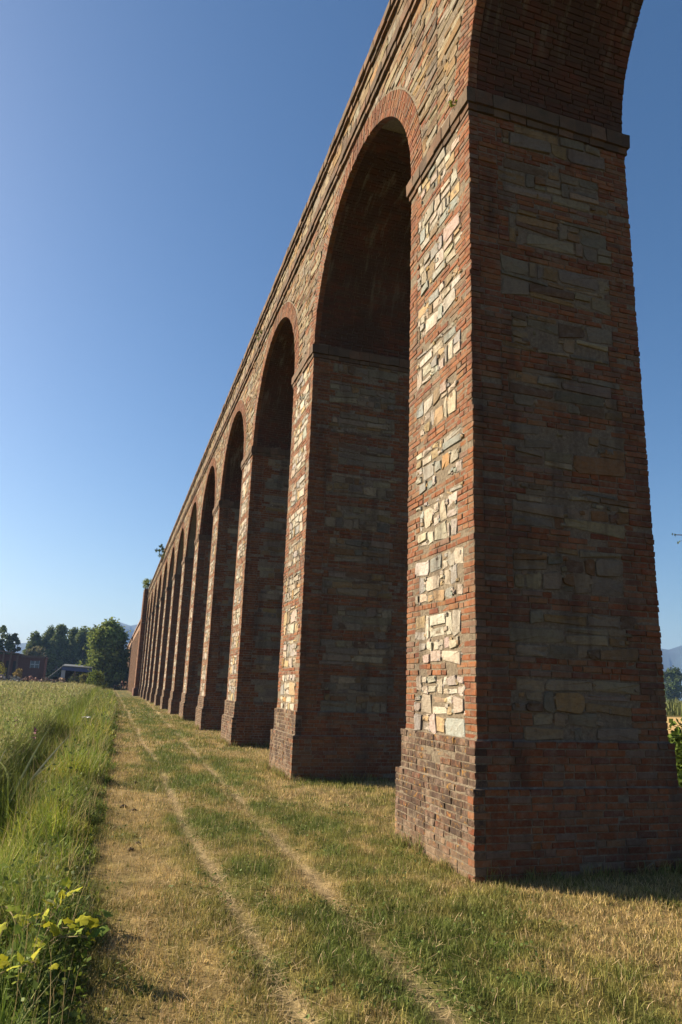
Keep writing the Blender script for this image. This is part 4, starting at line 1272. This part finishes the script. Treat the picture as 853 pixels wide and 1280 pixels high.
mb.build('window_frame', M_PALE, wf)
mb = MB(); mb.box(-6.3, -5.7, 3, 3.6, 7.3, 8.3); mb.build('chimney', M_HOUSE, house)
M_BLUE = flat_mat('blue_panel', (.05, .075, .19), .5, 4, .2, .4)
M_GREYROOF = flat_mat('grey_sheet_roof', (.12, .13, .13), .6, 4, .2)
shed = empty('shed', (-7.8, 147, 0), 'grey sheet roofed shed with blue fascia and open front', 'shed')
mb = MB(); mb.add([(-1.1, 0, 3.95), (4.2, 0, 3.75), (4.2, 5, 4.15), (-1.1, 5, 4.35), (-1.1, 0, 4.15), (4.2, 0, 3.95), (4.2, 5, 4.35), (-1.1, 5, 4.55)], [(0, 3, 2, 1), (4, 5, 6, 7), (0, 1, 5, 4), (1, 2, 6, 5), (2, 3, 7, 6), (3, 0, 4, 7)])
mb.add([(-3.5, 0, 1.6), (-1.105, 0, 3.95), (-1.105, 5, 4.35), (-3.5, 5, 2.0), (-3.6, 0, 1.75), (-1.105, 0, 4.15), (-1.105, 5, 4.55), (-3.6, 5, 2.15)], [(0, 3, 2, 1), (4, 5, 6, 7), (0, 1, 5, 4), (1, 2, 6, 5), (2, 3, 7, 6), (3, 0, 4, 7)])
mb.build('roof', M_GREYROOF, shed)
mb = MB(); mb.add([(-1.3, -.04, 3.3), (4.2, -.04, 3.05), (4.2, .1, 3.05), (-1.3, .1, 3.3), (-1.3, -.04, 3.9), (4.2, -.04, 3.70), (4.2, .1, 3.70), (-1.3, .1, 3.9)], [(0, 3, 2, 1), (4, 5, 6, 7), (0, 1, 5, 4), (1, 2, 6, 5), (2, 3, 7, 6), (3, 0, 4, 7)]); mb.build('fascia', M_BLUE, shed)
mb = MB(); mb.box(-1.3, -.6, .15, .6, -.1, 3.3); mb.build('pillar', M_PALE, shed)
mb = MB(); mb.box(1.0, 1.3, .15, .45, -.1, 3.2); mb.build('post', M_TILE, shed)
mb = MB(); mb.box(-3.0, 4.1, 4.6, 4.9, -.1, 2.0); mb.box(-1.2, 4.1, 4.62, 4.88, 2.003, 4.1); mb.build('back_wall', M_DARK, shed)
# heaps of stone and flowering shrubs along the meadow's far edge
heap_cols = [((.42, .33, .27), 'pale tan rubble heap at the far left of the meadow edge'), ((.38, .36, .32), 'pale grey rubble heap under the porch of the brick house'), ((.45, .24, .17), 'pinkish rubble heap below the crossed window'), ((.40, .30, .24), 'tan and white rubble heap at the right end of the brick house'), ((.34, .25, .17), 'brown rubble heap beneath the sloping shed roof')]
for k, (c, lab) in enumerate(heap_cols):
    x = (-18.2, -15.6, -13.0, -10.6, -8.6)[k]; g2 = np.random.default_rng(300 + k)
    O = np.stack([g2.normal(0, .75, 70), g2.normal(0, .5, 70), np.zeros(70)], 1); O[:, 2] = np.clip(1.45 - np.abs(O[:, 0]) * .7 - np.abs(O[:, 1]) * .7, 0, 2) * g2.uniform(.5, 1, 70)
    D = np.stack([g2.uniform(.25, .6, 70), g2.uniform(.25, .5, 70), g2.uniform(.18, .4, 70)], 1)
    R = []
    for q in range(70):
        M3 = Matrix.Rotation(g2.uniform(0, 6.28), 3, 'Z') @ Matrix.Rotation(g2.normal(0, .5), 3, 'X'); R.append(np.array(M3))
    V = stone_arrays(O, R, D, 400 + k, 1.5)
    hp = link('rubble_heap', stones_mesh('rubble_heap', V, O, np.array(R), np.clip(np.array([c]) * g2.uniform(.6, 1.5, (70, 1)), .02, .8)), None, M_STONE)
    hp.location = (x, 136 + g2.uniform(-1, 1), .4); tag(hp, lab, 'rubble heap', 'rubble heaps along the far meadow edge')
def bush(label, x, y, h, r, col, seed, n=1500, leaf=.12):
    g2 = np.random.default_rng(seed)
    o = empty('bush', (x, y, 0), label, 'bush', 'bushes along the far meadow edge')
    P, i, C = crown_points(g2, n, 26, .1, h, r, 'dome', .2)
    me = mesh_np('foliage', *leaf_quads(P, leaf, g2, np.array([col]) * g2.uniform(.6, 1.4, (n, 1)))); link('foliage', me, o, M_LEAF)
    mb = MB()
    for k in range(5): mb.tube([(0, 0, -.1), tuple(C[k] * .5), tuple(C[k])], [.05, .03, .01], 5)
    mb.build('stem', M_BARK, o)
bush('yellow green bush in front of the porch at the far left edge', -18.9, 139, 3.6, 1.7, (.23, .22, .03), 1)
bush('smaller orange green bush in front of the house porch', -15.8, 140, 3.0, .9, (.25, .19, .06), 2)
bush('dark low bush in front of the open shed', -6.2, 138, 1.9, 1.6, (.05, .06, .025), 3)
bush('yellowish low bush right of the shed pillar', -4.6, 140, 2.3, 1.3, (.16, .16, .04), 4)
bush('bright green bush at the foot of the broad bushy tree', -2.2, 112, 2.7, 1.6, (.13, .17, .035), 5, 2200)

# ------------------------------------------------------------------ barrier and person at the far end of the track
M_WOOD = flat_mat('weathered_timber', (.07, .055, .045), .85, 9, .3)
bar = empty('timber_barrier', (1.85, 139.5, 0), 'low dark timber barrier across the far end of the track', 'barrier')
for x in (-1.05, .55, 1.15):
    mb = MB(); mb.box(x - .09, x + .09, -.09, .09, -.1, .95); mb.build('post', M_WOOD, bar)
mb = MB(); mb.box(-1.2, 1.3, -.16, -.095, .72, .9); mb.build('rail', M_WOOD, bar)

def skinned(name, joints, edges, mat, parent, root=0):
    me = bpy.data.meshes.new(name)
    me.from_pydata([j[0] for j in joints], edges, []); me.update()
    o = link(name, me, parent, mat)
    sk = o.modifiers.new('skin', 'SKIN'); sk.use_smooth_shade = True
    for k, j in enumerate(joints): me.skin_vertices[0].data[k].radius = (j[1], j[1])
    me.skin_vertices[0].data[root].use_root = True
    o.modifiers.new('round', 'SUBSURF').levels = 1; o.modifiers['round'].render_levels = 1
    return o
M_SKIN = flat_mat('skin', (.42, .25, .17), .6, 20, .08)
M_CLOTH = flat_mat('dark_cloth', (.02, .021, .027), .9, 30, .3)
M_HAIR = flat_mat('dark_hair', (.03, .02, .015), .6, 40, .3)
per = empty('person', (2.02, 138.2, 0), 'person in dark clothing standing on the track before the far barrier', 'person')
J = [((0, 0, .95), .13), ((0, 0, 1.2), .13), ((0, .01, 1.42), .12), ((0, 0, 1.52), .055), ((0, -.01, 1.66), .095), ((0, -.015, 1.74), .075),
     ((.17, 0, 1.42), .055), ((.23, .02, 1.15), .042), ((.22, -.06, .92), .032), ((.22, -.08, .84), .035),
     ((-.17, 0, 1.42), .055), ((-.23, .02, 1.15), .042), ((-.22, -.06, .92), .032), ((-.22, -.08, .84), .035),
     ((.09, 0, .88), .09), ((.10, -.02, .48), .06), ((.11, .03, .08), .04), ((.115, -.13, .035), .035),
     ((-.09, 0, .88), .09), ((-.10, .02, .48), .06), ((-.11, .1, .08), .04), ((-.115, -.05, .035), .035)]
E = [(0, 1), (1, 2), (2, 3), (3, 4), (4, 5), (2, 6), (6, 7), (7, 8), (8, 9), (2, 10), (10, 11), (11, 12), (12, 13), (0, 14), (14, 15), (15, 16), (16, 17), (0, 18), (18, 19), (19, 20), (20, 21)]
skinned('body', J, E, M_SKIN, per)
skinned('jacket', [((0, 0, .88), .15), ((0, 0, 1.2), .15), ((0, .01, 1.42), .14), ((.18, 0, 1.42), .07), ((.24, .02, 1.15), .056), ((.23, -.05, .95), .046), ((-.18, 0, 1.42), .07), ((-.24, .02, 1.15), .056), ((-.23, -.05, .95), .046)], [(0, 1), (1, 2), (2, 3), (3, 4), (4, 5), (2, 6), (6, 7), (7, 8)], M_CLOTH, per)
skinned('trousers', [((0, 0, .94), .145), ((.09, 0, .86), .105), ((.10, -.02, .48), .075), ((.11, .03, .10), .06), ((-.09, 0, .86), .105), ((-.10, .02, .48), .075), ((-.11, .1, .10), .06)], [(0, 1), (1, 2), (2, 3), (0, 4), (4, 5), (5, 6)], M_CLOTH, per)
skinned('hair', [((0, .02, 1.70), .095), ((0, .0, 1.77), .08), ((0, .06, 1.64), .06)], [(0, 1), (0, 2)], M_HAIR, per)

# ------------------------------------------------------------------ hills and haze
g = np.random.default_rng(8)
V = []; F = []
A = np.radians(np.linspace(-40, 75, 116))
hp = []
for k, a in enumerate(A):
    d = math.degrees(a)
    base = 150 + 55 * math.sin(d * .13 + 1.0) + 26 * math.sin(d * .41) + 10 * math.sin(d * 1.3 + 2)
    if d < 0: base = 128 + 16 * math.sin(d * .5 + 2.2) + 8 * math.sin(d * 1.7)
    if d > 30: base = 178 + 10 * math.sin(d * .6)
    hp.append(base)
prof = [(2300, 0.0), (2420, .42), (2560, .8), (2700, 1.0), (3000, .9)]
for k, a in enumerate(A):
    for (r, f_) in prof:
        rr = r * (1 + .02 * math.sin(k * 1.7)); V.append((math.sin(a) * rr, math.cos(a) * rr, hp[k] * f_ * (1 + .03 * math.sin(k * 2.3 + r)) - 2))
np_ = len(prof)
for k in range(len(A) - 1):
    for r in range(np_ - 1): F.append((k * np_ + r, k * np_ + r + 1, (k + 1) * np_ + r + 1, (k + 1) * np_ + r))
mb = MB(); mb.v = V; mb.f = [f[::-1] for f in F]
hill = mb.build('hills', flat_mat('haze_blue_hill', (.022, .04, .05), .95, .012, .35), None, 'structure', True)  # blue of distant haze mixed into the slopes' own base colour

mt = bpy.data.materials.new('haze'); mt.use_nodes = True
nt = mt.node_tree; nt.nodes.remove(nt.nodes['Principled BSDF'])
pv = N(nt, 'ShaderNodeVolumePrincipled')
pv.inputs['Color'].default_value = (.32, .54, 1.0, 1); pv.inputs['Density'].default_value = 0.00017; pv.inputs['Anisotropy'].default_value = 0.1
nt.links.new(pv.outputs[0], nt.nodes['Material Output'].inputs['Volume'])
HAZE = True
if HAZE:
    mb = MB(); mb.box(-3200, 3200, -140, 3700, -2.8, 215)
    mb.build('haze', mt, None, 'stuff')
